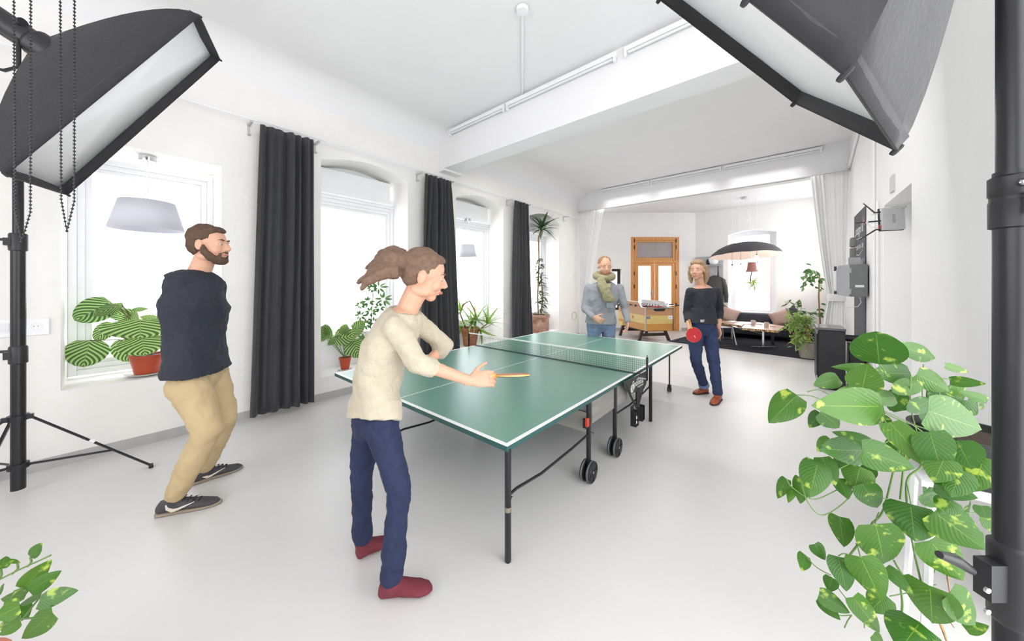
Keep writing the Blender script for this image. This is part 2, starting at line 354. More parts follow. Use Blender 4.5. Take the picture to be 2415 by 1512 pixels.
# curtains
def curtain(name,path,z0,z1,m,waves,amp,label,group,tie=None,seed=0):
    """path(s,t)->base xy position of cloth for s across 0..1, t height 0..1; folds displaced along normal"""
    rnd=random.Random(seed); ph=[rnd.uniform(0,6) for _ in range(6)]; b=B(); nu=waves*10; nv=28; rows=[]
    for j in range(nv+1):
        t=j/nv; row=[]
        for i in range(nu+1):
            s=i/nu; c,nrm=path(s,t)
            w=math.sin(2*PI*waves*(s+.018*math.sin(5*t+ph[0])+.02*math.sin(9*s+ph[1]))+.5*math.sin(3.1*t+ph[2]))
            w=math.copysign(abs(w)**.75,w); w2=math.sin(2*PI*waves*.5*s+ph[3]+1.5*t)
            k=amp*(.75+.35*math.sin(7*s+ph[4]))*(1 if t<.93 else .55+.45*(1-t)/.07)
            p=c+nrm*(w*k+w2*k*.7); row.append((p.x,p.y,z0+(z1-z0)*t))
        rows.append(row)
    b.grid(rows); o=obj(name,b,m); q=o.modifiers.new('thick','SOLIDIFY'); q.thickness=.004; o.data.shade_smooth()
    return tag(o,label,'curtain',group)
def dark(y0,y1,b0,b1,label,seed,waves):
    f=lambda s,t:(V((LX+.16+(.0 if t>.3 else .0),(b0+(b1-b0)*s)*(1-t)+(y0+(y1-y0)*s)*t,0)),V((1,0,0)))
    return curtain('dark_curtain',f,.06,3.13,CURD,waves,.042,label,'charcoal curtains on the window wall',seed=seed)
dark(.93,1.43,.84,1.43,'charcoal floor-length curtain, the widest one, between the lampshade window and the next',1,6)
dark(2.98,3.48,2.86,3.66,'charcoal floor-length curtain directly behind the near player\'s head',2,6)
dark(5.13,5.58,5.02,5.72,'charcoal floor-length curtain left of the tall dracaena, the farthest from camera',3,5)
def wc(x0,x1,tx0,tx1,bx0,bx1,tz,label,seed,waves,pw):
    def f(s,t):
        z=3.36*t; xt=x0+(x1-x0)*s; xm=tx0+(tx1-tx0)*s; xb=bx0+(bx1-bx0)*s
        if z>tz: k=((z-tz)/(3.36-tz)); k=k**pw; x=xm+(xt-xm)*k
        else: k=((tz-z)/tz)**.7; x=xm+(xb-xm)*k
        return V((x,7.96+(.0),0)),V((0,1,0))
    return curtain('white_curtain',f,.04,3.36,CURW,waves,.016,label,'white curtains under the far beam',seed=seed)
wc(-4.38,-3.65,-4.36,-4.06,-4.36,-4.0,1.2,'cream curtain hanging at the left end of the far beam, behind the grey-sweater man',5,9,1.1)
c=wc(.27,.745,.5,.7,.36,.72,1.2,'cream floor-length curtain tied at the waist beside the chalkboard',6,8,.8)
b=B(); b.lathe([(.001,1.14),(.118,1.14),(.122,1.2),(.118,1.27),(.001,1.27)],(.0,0,0),20); 
for v in b.m.verts: v.co=V((v.co.x*.98+.6,v.co.y*.62+7.96,v.co.z))
obj('tie_band',b,CURW,c)
# strip lights on the beams
def strip(y,x0,x1,z,label,g):
    t=thing('strip_light',((x0+x1)/2,y,z),label,'light fixture',g)
    b=B(); b.bb((x0,y-.05,z-.03),(x1,y,z+.02)); obj('housing',b,PAINT,t,False,.004)
    b=B(); b.tube([(x0+.04,y-.04,z-.05),(x1-.04,y-.04,z-.05)],.014,10); obj('tube_lamp',b,WHITEM,t)
    for x in(x0+.02,x1-.02):
        b=B(); b.bb((x-.012,y-.055,z-.085),(x+.012,y-.025,z-.02)); obj('lamp_holder',b,PAINT,t,False)
g='strip lights along the near beam'
strip(3.34,-4.09,-2.93,ZC-.06,'white strip light on near beam, closest to the window wall',g)
strip(3.34,-2.9,-1.38,ZC-.06,'white strip light in the middle of the near beam',g)
strip(3.34,-1.3,-.1,ZC-.06,'white strip light on near beam, at the softbox end',g)
g='strip lights along the far beam'
strip(8.05,-3.73,-2.55,ZC-.04,'faint strip light on far beam, leftmost end',g)
strip(8.05,-2.5,-1.1,ZC-.04,'faint strip light on far beam, middle one',g)
strip(8.05,-1.05,.43,ZC-.04,'faint strip light on far beam, nearest the right wall',g)
t=thing('ceiling_conduit',(-2.4,2.9,ZC),'white cable conduit and round junction box crossing the near ceiling','conduit')
a=Wz(1232,20,ZC-.01); c_=Wz(1232,232,ZC-.01); b=B(); b.tube([a,c_],.012,8); obj('pipe',b,PAINT,t); b=B(); b.lathe([(.001,0),(.05,0),(.055,.03)],a-V((0,0,.03)),20); obj('junction_box',b,PAINT,t)
# sockets
for (ys,zs,n,lab) in(((-.98,1.12),(0),4,'white row of switches and a round socket left of the lampshade window'),((2.95,1.06),(0),1,'white wall socket between the second window and the middle dark curtain')):
    y,z=ys; t=thing('wall_socket',(LX,y,z),lab,'socket')
    wdt=.16*n if n>1 else .09; b=B(); b.bb((LX,y-(0 if n>1 else .045),z-.07 if n>1 else z-.045),(LX+.012,y+(.6 if n>1 else .045),z+.06 if n>1 else z+.045)); obj('plate',b,PAINT,t,False,.004)
    for k in range(4 if n>1 else 1):
        yy=y+.54-.15*k if n>1 else y
        b=B(); 
        if k==0: b.lathe([(.028,-.005),(.03,.004),(.024,.004),(.022,.0012),(.001,.0012)],(LX+.012,yy,z),18,ax=(1,0,0)); 
        else: b.bb((LX+.012,yy-.035,z-.035),(LX+.016,yy+.035,z+.035))
        obj('socket' if k==0 else 'switch',b,PAINT if k==0 else WHITEM,t,False)
        if k==0:
            for dy in(-.009,.009):
                b=B(); b.lathe([(.001,0),(.003,0),(.003,.002),(.001,.002)],(LX+.0125,yy+dy,z),8,ax=(1,0,0)); obj('pin_hole',b,GREYM,t)
# ------------------------------------------------------------ table tennis table
TX0,TX1,TY0,TY1,TZ=-3.25,-1.11,1.27,4.84,.61; TM=(TY0+TY1)/2
GRN=mat('table_green',rgb(104,146,130),.3,var=.03,vscale=3); GEDGE=mat('table_edge_teal',rgb(40,84,82),.4); WLINE=mat('white_line',rgb(232,234,230),.4,var=.02)
UND=mat('apron_grey_board',rgb(128,124,119),.6,col2=rgb(148,144,138),vscale=3,stretch=(1,1,8))
tt=thing('table_tennis_table',((TX0+TX1)/2,TM,0),'green table tennis table with white lines on black tube legs, centre of the room','table')
for k,(y0,y1) in enumerate(((TY0,TM-.012),(TM+.012,TY1))):
    b=B(); b.mi=1; b.bb((TX0,y0,TZ-.028),(TX1,y1,TZ-.001)); b.mi=0; e=.001
    b.bb((TX0+.002,y0+.002,TZ-.001),(TX1-.002,y1-.002,TZ)); b.mi=2
    w=.028; zt=TZ+.0006
    b.bb((TX0,y0,TZ),(TX0+w,y1,zt)); b.bb((TX1-w,y0,TZ),(TX1,y1,zt))
    ye=(y0,y0+w) if k==0 else (y1-w,y1); b.bb((TX0+w,ye[0],TZ),(TX1-w,ye[1],zt)); xm=(TX0+TX1)/2; b.bb((xm-.003,y0+.0,TZ),(xm+.003,y1,zt))
    obj('tabletop',b,[GRN,GEDGE,WLINE],tt,False)
def leg(x,y,z0,z1,r=.017,wheel=False,band=False):
    b=B(); b.lathe([(r*.7,z0),(r,z0+.006),(r,z1)],(x,y,0),16); o=obj('leg',b,BLK,tt)
    if band: b=B(); b.lathe([(r+.001,z0+.265),(r+.0015,z0+.29)],(x,y,0),16); obj('worn_band',b,mat('bare_metal',rgb(150,140,126),.4,metal=.6),o)
    return o
legs=[]
XL=-2.24
for x in(TX1-.012,XL): leg(x,TY0+.02,0,TZ-.02,band=True); leg(x,3.57,0,TZ-.02)
for x in(TX1-.02,XL):
    for y in(2.2,2.67):
        l=leg(x,y,.07,TZ-.02)
        for s in(-.024,.024):
            b=B(); r=.075; b.lathe([(.001,-.012),(r*.5,-.008),(r*.86,-.008),(r*.9,-.014),(r,-.012),(r,.012),(r*.9,.014),(r*.86,.008),(r*.5,.008),(.001,.012)],(x+s,y,r),28,ax=(1,0,0))
            wh=obj('wheel',b,BLKP,l); b=B()
            for j in range(5):
                a=2*PI*j/5; b.tube([(x+s+math.copysign(.009,s),y+.012*math.cos(a),r+.012*math.sin(a)),(x+s+math.copysign(.009,s),y+.066*math.cos(a),r+.066*math.sin(a))],.006,6)
            obj('spoke',b,BLK,wh); b=B(); b.lathe([(.001,0),(.009,0),(.009,.008),(.001,.01)],(x+s+math.copysign(.008,s),y,r),10,ax=(math.copysign(1,s),0,0)); obj('hub_cap',b,CHROME,wh)
            b=B(); b.lathe([(r+.0005,-.006),(r+.0015,-.004),(r+.0015,.004),(r+.0005,.006)],(x+s,y,r),28,False,ax=(1,0,0)); obj('tyre',b,GREYM,wh)
# curved braces
for x in(TX1-.02,XL):
    b=B(); b.tube([(x,TY0+.03,.335),(x,TY0+.1,.342),(x,1.6,.32),(x,1.95,.33),(x,2.2,.345)],.008,8); obj('brace',b,BLK,tt)
    b=B(); b.tube([(x,2.67,.345),(x,3.0,.33),(x,3.4,.35),(x,3.57,.37)],.008,8); obj('brace',b,BLK,tt)
    b=B(); b.lathe([(.001,-.02),(.008,-.02),(.008,.02),(.001,.02)],(x+.01,TY0+.03,.335),10,ax=(1,0,0)); obj('bolt',b,CHROME,tt); b=B(); b.lathe([(.001,-.03),(.006,-.03),(.006,.04),(.001,.04)],(x+.01,2.2,.36),10,ax=(1,0,0)); obj('bolt',b,CHROME,tt)
# apron boards
b=B(); b.bb((TX0+.1,2.2-.01,.35),(TX1-.03,2.22,.5)); obj('apron_board',b,UND,tt,False,.003)
b=B(); b.bb((TX0+.1,2.66,.35),(TX1-.03,2.68,.5)); obj('apron_board',b,UND,tt,False,.003)
b=B(); b.bb((TX1-.035,2.26,.40),(TX1-.02,2.95,.585)); obj('side_board',b,UND,tt,False,.003)
b=B(); b.box((TX1-.0,2.14,.455),(.02,.03,.06)); obj('latch',b,mat('red_plastic',rgb(190,60,45),.4),tt,False,.004)
b=B(); b.box((TX1-.03,2.165,.43),(.03,.02,.07)); obj('catch',b,BLKP,tt,False,.004)
# logo bracket at the net (right side): flat shield + V struts + ball holders
bx=TX1+.02
br=B()
br.prism([(bx,2.74,.57),(bx,2.74,.605),(bx,3.36,.585),(bx,3.36,.55),(bx,3.3,.46),(bx,3.16,.4),(bx,3.06,.45),(bx,2.9,.47)][::1],(.012,0,0))
bk=obj('logo_bracket',br,BLKP,tt,False,.002)
b=B(); b.tube([(bx+.006,2.78,.58),(bx+.006,3.05,.3)],.012,4); b.tube([(bx+.006,3.33,.57),(bx+.006,3.1,.32)],.010,4); b.tube([(bx+.006,3.08,.48),(bx+.006,3.08,.3)],.02,4); obj('strut',b,BLKP,bk,False)
for y in(2.98,3.14):
    b=B(); b.bb((bx-.01,y-.035,.17),(bx+.04,y-.03,.3)); b.bb((bx-.01,y+.03,.17),(bx+.04,y+.035,.3)); b.bb((bx-.01,y-.035,.17),(bx-.005,y+.035,.34)); b.bb((bx-.01,y-.035,.165),(bx+.04,y+.035,.17)); obj('ball_holder',b,BLKP,bk,False)
    if y<3:
        for z in(.195,.24): b=B(); b.ball((bx+.018,y,z),.02,10); tag(obj('table_tennis_ball',b,PAPER),'white ball in the black holder under the net, '+('lower' if z<.2 else 'upper')+' of two','ball','balls in the holder')
text('logo_lettering','Sponeta',.085,(bx+.0135,3.07,.535),(0,1,-.03),(0,0,1),WLINE,bk)
b=B(); b.lathe([(.001,0),(.036,0),(.036,.001),(.001,.001)],(bx+.0125,2.925,.51),24,ax=(1,0,0)); obj('logo_disc',b,WLINE,bk); text('logo_initial','S',.06,(bx+.0142,2.925,.51),(0,1,0),(0,0,1),BLKP,bk)
text('logo_subline','OUTDOOR SPORT',.018,(bx+.0135,3.14,.488),(0,1,-.03),(0,0,1),WLINE,bk)
# casters under far half
for (x,y) in((-1.76,4.7),(-2.55,4.7)):
    b=B(); b.tube([(x,y,.03),(x,y,TZ-.02)],.012,8); l=obj('leg',b,BLK,tt)
for x in(TX1-.13,TX0+.15):
    b=B(); b.tube([(x,4.72,.09),(x,4.72,TZ-.02)],.01,8); l=obj('leg',b,BLK,tt)
    for s in(-.014,.014): b=B(); b.lathe([(.001,-.008),(.03,-.008),(.03,.008),(.001,.008)],(x+s,4.72,.03),16,ax=(1,0,0)); obj('caster',b,BLKP,l)
    b=B(); b.box((x,4.72,.065),(.04,.04,.05)); obj('fork',b,BLKP,l,False,.005)
# net
nt=thing('table_tennis_net',((TX0+TX1)/2,TM,TZ),'black mesh table tennis net with white top tape clamped across the green table','net')
NX0,NX1=TX0-.12,TX1+.12; nz0,nz1=TZ+.012,TZ+.15
b=B(); n=int((NX1-NX0)/.019)
for i in range(n+1):
    x=NX0+(NX1-NX0)*i/n; b.box((x,TM,(nz0+nz1)/2),(.0014,.0014,nz1-nz0))
for j in range(8):
    z=nz0+(nz1-nz0)*j/7; b.box(((NX0+NX1)/2,TM,z),(NX1-NX0,.0014,.0014))
obj('mesh',b,BLKP,nt,False)
b=B(); b.bb((NX0,TM-.003,nz1),(NX1,TM+.003,nz1+.014)); obj('top_tape',b,WLINE,nt,False)
b=B(); b.bb((NX0,TM-.002,nz0-.006),(NX1,TM+.002,nz0)); obj('bottom_tape',b,BLKP,nt,False)
for x,s in((NX0,1),(NX1,-1)):
    b=B(); b.bb((x-.007,TM-.009,TZ-.04),(x+.007,TM+.009,nz1+.02)); b.lathe([(.003,0),(.003,.02)],(x,TM,nz1+.02),8); p=obj('post',b,BLK,nt,False)
    b=B(); b.tube([(x,TM,TZ-.03),(x+s*.14,TM-.01,TZ-.036)],.006,8); b.tube([(x,TM+.02,TZ-.03),(x+s*.14,TM+.02,TZ-.036)],.004,8); b.bb((x+s*.1-.02,TM-.04,TZ-.05),(x+s*.1+.02,TM+.04,TZ-.034)); obj('clamp',b,CHROME,p)
# ------------------------------------------------------------ softboxes and stands
def softbox(name,rim,apex,label,bulge,steps=10,lip=.04):
    """rim: list of world points (front frame), apex: world point of the flash head mount"""
    c=sum(rim,V())/len(rim); t=thing(name,apex,label,'softbox'); n=len(rim)
    ax=(apex-c); 
    b=B(); rows=[]; sub=6
    rimp=[]
    for i in range(n):
        for k in range(sub): rimp.append(rim[i].lerp(rim[(i+1)%n],k/sub))
    for s in range(steps+1):
        u=s/steps; row=[]
        for i,p in enumerate(rimp):
            e=(p-c)*(1-.9*u**1.0)   # plan shrink
            k=u+bulge*math.sin(PI*u)*.0
            q=c+(p-c)*((1-u**(1+bulge*2))*.9+.1)+ax*(u**(1.0)*1.0)
            sag=(abs((i%sub)/sub-.5)*2); q=q.lerp(c+ax*u,.03*(1-sag)*math.sin(PI*min(1,u*1.3)))
            row.append(q)
        rows.append(row)
    b.grid(rows,close_v=True); b.f([b.m.verts[i] for i in []]) if False else None
    o=obj('fabric_shell',b,FAB,t); q=o.modifiers.new('thick','SOLIDIFY'); q.thickness=.006; q.offset=1
    nd=-ax.normalized()
    # lip: black band just inside/in front of the diffuser
    b=B(); b.grid([[p for p in rimp],[c+(p-c)*.985-nd*lip for p in rimp]],close_v=True); o2=obj('lip',b,FAB,t); q=o2.modifiers.new('thick','SOLIDIFY'); q.thickness=.002
    b=B(); cc=b.v(c-nd*lip); vs=[b.v(c+(p-c)*.985-nd*lip) for p in rimp]
    for i in range(len(vs)): b.f([vs[i],vs[(i+1)%len(vs)],cc])
    o3=obj('diffuser',b,DIFF,t); q=o3.modifiers.new('thick','SOLIDIFY'); q.thickness=.002
    for p in rim: b=B(); b.caps(c+(p-c)*.995-nd*.012,c+(p-c)*1.0+nd*.006,.007,.007,8,2); obj('corner_pocket',b,FAB,t)
    return t,c,nd
rimL=[CAMP(-2.526,-.539,1.64),CAMP(-2.76,-.547,2.043),CAMP(-2.123,-1.625,2.392),CAMP(-1.889,-1.617,1.989)]
nL=V((.71,.56,.42)); cL=(-2.3245,-1.082,2.016)
apL=CAMP(cL[0]-.71*.42,cL[1]-.56*.42,cL[2]-.42*.42)
sL,_,_=softbox('strip_softbox',rimL,apL,'black strip softbox with white front tilted above the lampshade window, top left',.28,lip=.05)
hd=(apL-CAMP(*cL)).normalized()
b=B(); b.tube([apL-hd*.05,apL+hd*.03,apL+hd*.05,apL+hd*.45],[.07,.075,.058,.058],20); h=obj('flash_head',b,BLKP,sL)
b=B(); hh=apL+hd*.16; b.tube([hh+RT*.075+UP*0,hh+RT*.075-UP*.24,hh-UP*.26,hh-RT*.075-UP*.24,hh-RT*.075],.009,8); b.lathe([(.001,-.03),(.022,-.03),(.022,.03),(.001,.03)],hh+RT*.07,12,ax=RT); obj('bracket',b,BLK,sL)
# right softbox
k=1.5
rimR=[CAMP(x*k,y*k,z*k) for x,y,z in((.644,-.41,.75),(.642,-.221,.55),(.424,-.265,.42),(.3,-.362,.42),(.168,-.414,.37),(.098,-.491,.393),(.162,-.69,.654),(.338,-.651,.755))]
apR=CAMP(.5*k,-.655*k,.34*k)
sR,_,_=softbox('octagonal_softbox',rimR,apR,'large black softbox with pale diffuser in the top right corner, close to camera',.1,lip=.035)
hd=(apR-sum(rimR,V())/8).normalized(); b=B(); b.tube([apR-hd*.05,apR+hd*.3],[.06,.055],20); obj('flash_head',b,BLKP,sR)
# left stand
def stand_left():
    c=V((-4.13,-.48,0)); c=P(43,1155,2.25); x,y=c.x,c.y
    t=thing('light_stand',(x,y,0),'black tripod light stand under the strip softbox, left edge','light stand')
    b=B(); b.tube([(x,y,.04),(x,y,1.72)],.032,16); pole=obj('lower_tube',b,BLK,t)
    b=B(); b.tube([(x,y,1.7),(x,y,2.5)],.024,16); obj('upper_tube',b,BLK,t)
    for z in(.96-.0,1.73):
        b=B(); b.lathe([(.034,-.06),(.04,-.055),(.04,.05),(.036,.06)],(x,y,z),16); b.box((x,y,z)+V(0*FW) if False else V((x,y,z))-FW*.035-RT*.02,(.05,.03,.05)); cl=obj('collar',b,BLKP,t)
        b=B(); s=V((x,y,z+.02)); b.tube([s-RT*.035,s-RT*.07,s-RT*.16],[.006,.013,.007],8); b.caps(s-RT*.04-UP*.05,s-RT*.055-UP*.05,.012,.012,8,2); obj('wing_knob',b,BLKP,cl)
    hub=.53; low=.2
    for k,foot in enumerate([Wz(356,1102),V((LX+.04,y-.2,0)),V((x+.12,y-.6,0))]):
        d=(foot-V((x,y,0))).normalized(); a=V((x,y,hub))+d*.05
        b=B(); b.tube([a,V((foot.x,foot.y,.015))],.011,4,ell=.8); b.box(V((x,y,hub))+d*.05,(.03,.03,.03)); lg=obj('leg',b,BLK,t)
        mid=a.lerp(V((foot.x,foot.y,.015)),.66); b=B(); b.tube([V((x,y,low))+d*.03,mid],.008,4); obj('strut',b,BLK,lg)
        b=B(); b.box(V((foot.x,foot.y,.012)),(.05,.025,.024)); obj('foot',b,BLKP,lg,False,.004)
        if k==0:
            q=a.lerp(V((foot.x,foot.y,.015)),.46); q2=a.lerp(V((foot.x,foot.y,.015)),.5); b=B(); b.tube([q,q2],.0125,4,ell=.8); obj('white_tape',b,PAPER,lg,label='white tape wrapped round the leg')
    for z in(hub,low): b=B(); b.lathe([(.033,-.02),(.046,-.018),(.046,.018),(.033,.02)],(x,y,z),14); obj('spreader',b,BLK,t)
stand_left()
# boom arm at top left holding the softbox
t=thing('boom_arm',P(-20,40,1.9),'black boom arm running off the top left corner behind the softbox','boom arm')
b=B(); b.tube([P(-120,-10,1.75),P(60,105,1.86)],.03,12); obj('arm',b,BLK,t)
# bead chains
def chain(x0,x1,yb,d,label):
    t0=P((x0+x1)/2,-700,d); t=thing('bead_chain',P((x0+x1)/2,yb,d),label,'blind chain','hanging bead chains of the blinds')
    zt=3.85; a=P(x0,0,d); a.z=zt; c=P(x1,0,d); c.z=zt; bt=P((x0+x1)/2,yb,d); aa=P(x0+(x1-x0)*.16,yb-75,d); cc=P(x1-(x1-x0)*.05,yb-70,d)
    pts=[a,aa,aa.lerp(bt,.7),bt,cc.lerp(bt,.75),cc,c]
    b=B(); b.tube(pts,.0013,5)
    # beads
    acc=[]; 
    for p,q in zip(pts,pts[1:]):
        L=(q-p).length; n=max(1,int(L/.0125))
        for i in range(n): acc.append(p.lerp(q,i/n))
    for p in acc:
        if p.z>2.75: continue
        b.lathe([(.0008,-.004),(.0036,-.0015),(.0036,.0015),(.0008,.004)],p,5)
    obj('chain',b,BLK,t,False)
chain(28,74,570,1.15,'beaded blind chain loop hanging at far left in front of the softbox')
chain(138,177,545,1.15,'beaded blind chain loop hanging further right, over the softbox corner')
# right stand (very close)
def stand_right():
    d=.5; c=P(2386,668,d); x,y=c.x,c.y
    t=thing('light_stand',(x,y,0),'thick black light stand pole filling the right edge, close to camera','light stand')
    b=B(); b.tube([(x,y,.02),(x,y,1.62)],.0175,24); obj('lower_tube',b,BLK,t)
    b=B(); b.tube([(x,y,1.6),(x,y,2.4)],.0145,24); obj('upper_tube',b,BLK,t)
    z=P(2386,470,d).z; b=B(); b.lathe([(.017,-.045),(.0215,-.043),(.0215,-.004),(.0205,-.002),(.0205,.004),(.022,.006),(.022,.033),(.018,.036)],(x,y,z),20); cl=obj('collar',b,BLKP,t)
    s=V((x,y,z)); b=B(); b.caps(s-FW*.028-UP*.01,s-FW*.034-UP*.01,.008,.008,10,3); b.box(s-FW*.02-UP*.01,(.02,.02,.03)); b.caps(s-FW*.02-RT*.012+UP*.02,s-FW*.022-RT*.014+UP*.02,.006,.006,10,3); obj('screw',b,CHROME,cl)
    z=P(2386,1365,d).z; s=V((x,y,z)); b=B(); b.lathe([(.017,-.07),(.023,-.06),(.023,.05),(.017,.055)],(x,y,z),20); b.box(s-RT*.025,(.04,.02,.055),M((RT,FW,UP)).transposed()); cl=obj('collar',b,BLKP,t)
    b=B(); a=P(2290,1345,d); q=P(2215,1308,d*.98); b.tube([a,a.lerp(q,.5)+UP*.004,q],[.006,.0085,.005],10); obj('lever_knob',b,BLKP,cl)
    b=B(); 
    for yy in(1390,1440): b.lathe([(.001,0),(.004,0),(.004,.003),(.001,.003)],P(2325,yy,d-.02),12,ax=-FW)
    obj('rivet',b,CHROME,cl)
    for k in range(3):
        a=2*PI*k/3+.4; dd=V((math.cos(a),math.sin(a),0)); f=V((x,y,0))+dd*.28; f.x=min(f.x,RX-.05)
        b=B(); b.tube([(x,y,.3),(f.x,f.y,.012)],.008,6); obj('leg',b,BLK,t)
stand_right()
# ------------------------------------------------------------ lamps in windows
def pendant(x,y,zt,zs0,zs1,r0,r1,label):
    t=thing('pendant_lamp',(x,y,zt),label,'lamp','white pendant lamps in the window niches')
    b=B(); b.lathe([(.001,-.055),(.058,-.055),(.06,-.04),(.06,0),(.001,0)],(x,y,zt),28); obj('ceiling_cup',b,CHROME,t)
    b=B(); b.tube([(x,y,zt-.05),(x,y,zs1)],.004,8); obj('cord',b,PAINT,t)
    b=B(); b.lathe([(r1,zs0),(r0,zs1)],(x,y,0),40,False); s=obj('lamp_shade',b,mat('shade_cloth',rgb(222,222,230),.8,var=.01,trans=.2),t); q=s.modifiers.new('t','SOLIDIFY'); q.thickness=.004
    b=B(); b.lathe([(.001,zs1-.02),(r0-.006,zs1-.02),(r0-.006,zs1-.016),(.001,zs1-.016)],(x,y,0),24); b.tube([(x,y,zs1),(x,y,zs1-.1)],.018,10); obj('shade_ring',b,PAINT,t)
pendant(-4.62,.14,2.65,1.955,2.215,.185,.25,'white drum pendant lamp hanging in the nearest window, above the big striped-leaf plant')
pendant(-4.62,4.16,2.66,1.95,2.17,.12,.165,'small white pendant lamp hanging in the window with the arching yucca')
# ------------------------------------------------------------ plants
LP=leafmat('pothos_leaf',rgb(62,108,30),rgb(160,184,76),'patch',.25)
LC=leafmat('calathea_leaf',rgb(56,94,40),rgb(158,188,112),'stripe',.3,7)
LG=leafmat('glossy_leaf',rgb(62,98,52),rgb(96,136,70),'plain',.25)
LB=leafmat('bright_leaf',rgb(104,150,58),rgb(160,192,104),'plain',.35)
LD=leafmat('dracaena_leaf',rgb(54,80,52),rgb(104,132,88),'plain',.2)
def leaf(b,base,tip,w,nrm,shape='heart',cup=.15,droop=.12,nu=10,nv=6,tone=None,wav=0):
    base=V(base);tip=V(tip);ax=tip-base;L=ax.length
    if L<1e-5: return
    ax.normalize(); n=V(nrm); n=(n-ax*n.dot(ax))
    if n.length<1e-4: n=ax.orthogonal()
    n.normalize(); sd_=ax.cross(n); uvl=b.m.loops.layers.uv.verify(); tl=b.m.verts.layers.float.get('tone') or b.m.verts.layers.float.new('tone')
    tone=random.random() if tone is None else tone; rows=[]
    for i in range(nu+1):
        u=i/nu
        if shape=='heart': prof=(math.sin(PI*min(1,u*1.0)**.62))**.8*(1 if u>.02 else .0); back=-.13*L*(1-u)**3
        elif shape=='round': prof=max(0,math.sin(PI*u**.8))**.55; back=-.05*L*(1-u)**3
        elif shape=='lance': prof=(min(1,u/.18))**.7*(1-u)**.55*1.15 if u<1 else 0; back=0
        else: prof=max(0,math.sin(PI*u**.85))**.9; back=0
        row=[]
        for j in range(nv+1):
            v=j/nv*2-1; x=v*w/2*prof
            p=base+ax*(u*L+back*abs(v)**1.5*(1 if prof else 0))+sd_*x+n*(abs(v)**1.6*w*cup*prof-droop*L*u*u+wav*w*math.sin(u*14+v*3)*abs(v))
            q=b.v(p); q[tl]=tone; row.append((q,(u,(v+1)/2)))
        rows.append(row)
    for i in range(nu):
        for j in range(nv):
            qs=[rows[i][j],rows[i+1][j],rows[i+1][j+1],rows[i][j+1]]; f=b.f([x[0] for x in qs])
            if f:
                for l,x in zip(f.loops,qs): l[uvl].uv=x[1]
def lobj(name,b,m,t):
    # keep leaf orientation (no normal recalculation needed)
    if t.location.x<-4.4:
        for v in b.m.verts: v.co.x=max(v.co.x,-4.79+.01*math.sin(v.co.z*40))
    me=bpy.data.meshes.new(name); b.m.to_mesh(me); b.m.free(); me.materials.append(m); me.shade_smooth()
    o=bpy.data.objects.new(name,me); COL.objects.link(o); par(o,t); return o
def pot(t,c,r0,r1,h,m,rim=.012,saucer=None,soil=True):
    c=V(c); b=B(); b.lathe([(.001,0),(r0,0),(r1,h-rim*2),(r1+rim*.5,h-rim*2),(r1+rim*.6,h),(r1-rim*.4,h),(r1-rim,h-rim*2.5),(.001,h-rim*2.6)],c,32); o=obj('pot',b,m,t)
    if soil: b=B(); b.lathe([(.001,h-rim*2.2),(r1-rim,h-rim*2.3)],c,20,False); b.ball(c+V((0,0,h-rim*2.6)),(r1-rim*1.2,r1-rim*1.2,rim*1.2),8); obj('soil',b,SOIL,t)
    if saucer: b=B(); b.lathe([(.001,.0),(saucer*.8,0),(saucer,.016),(saucer-.006,.017),(saucer*.78,.006),(.001,.006)],c-V((0,0,.008)),32); obj('saucer',b,saucer and WHITEM,t)
    return o
VN=-FW
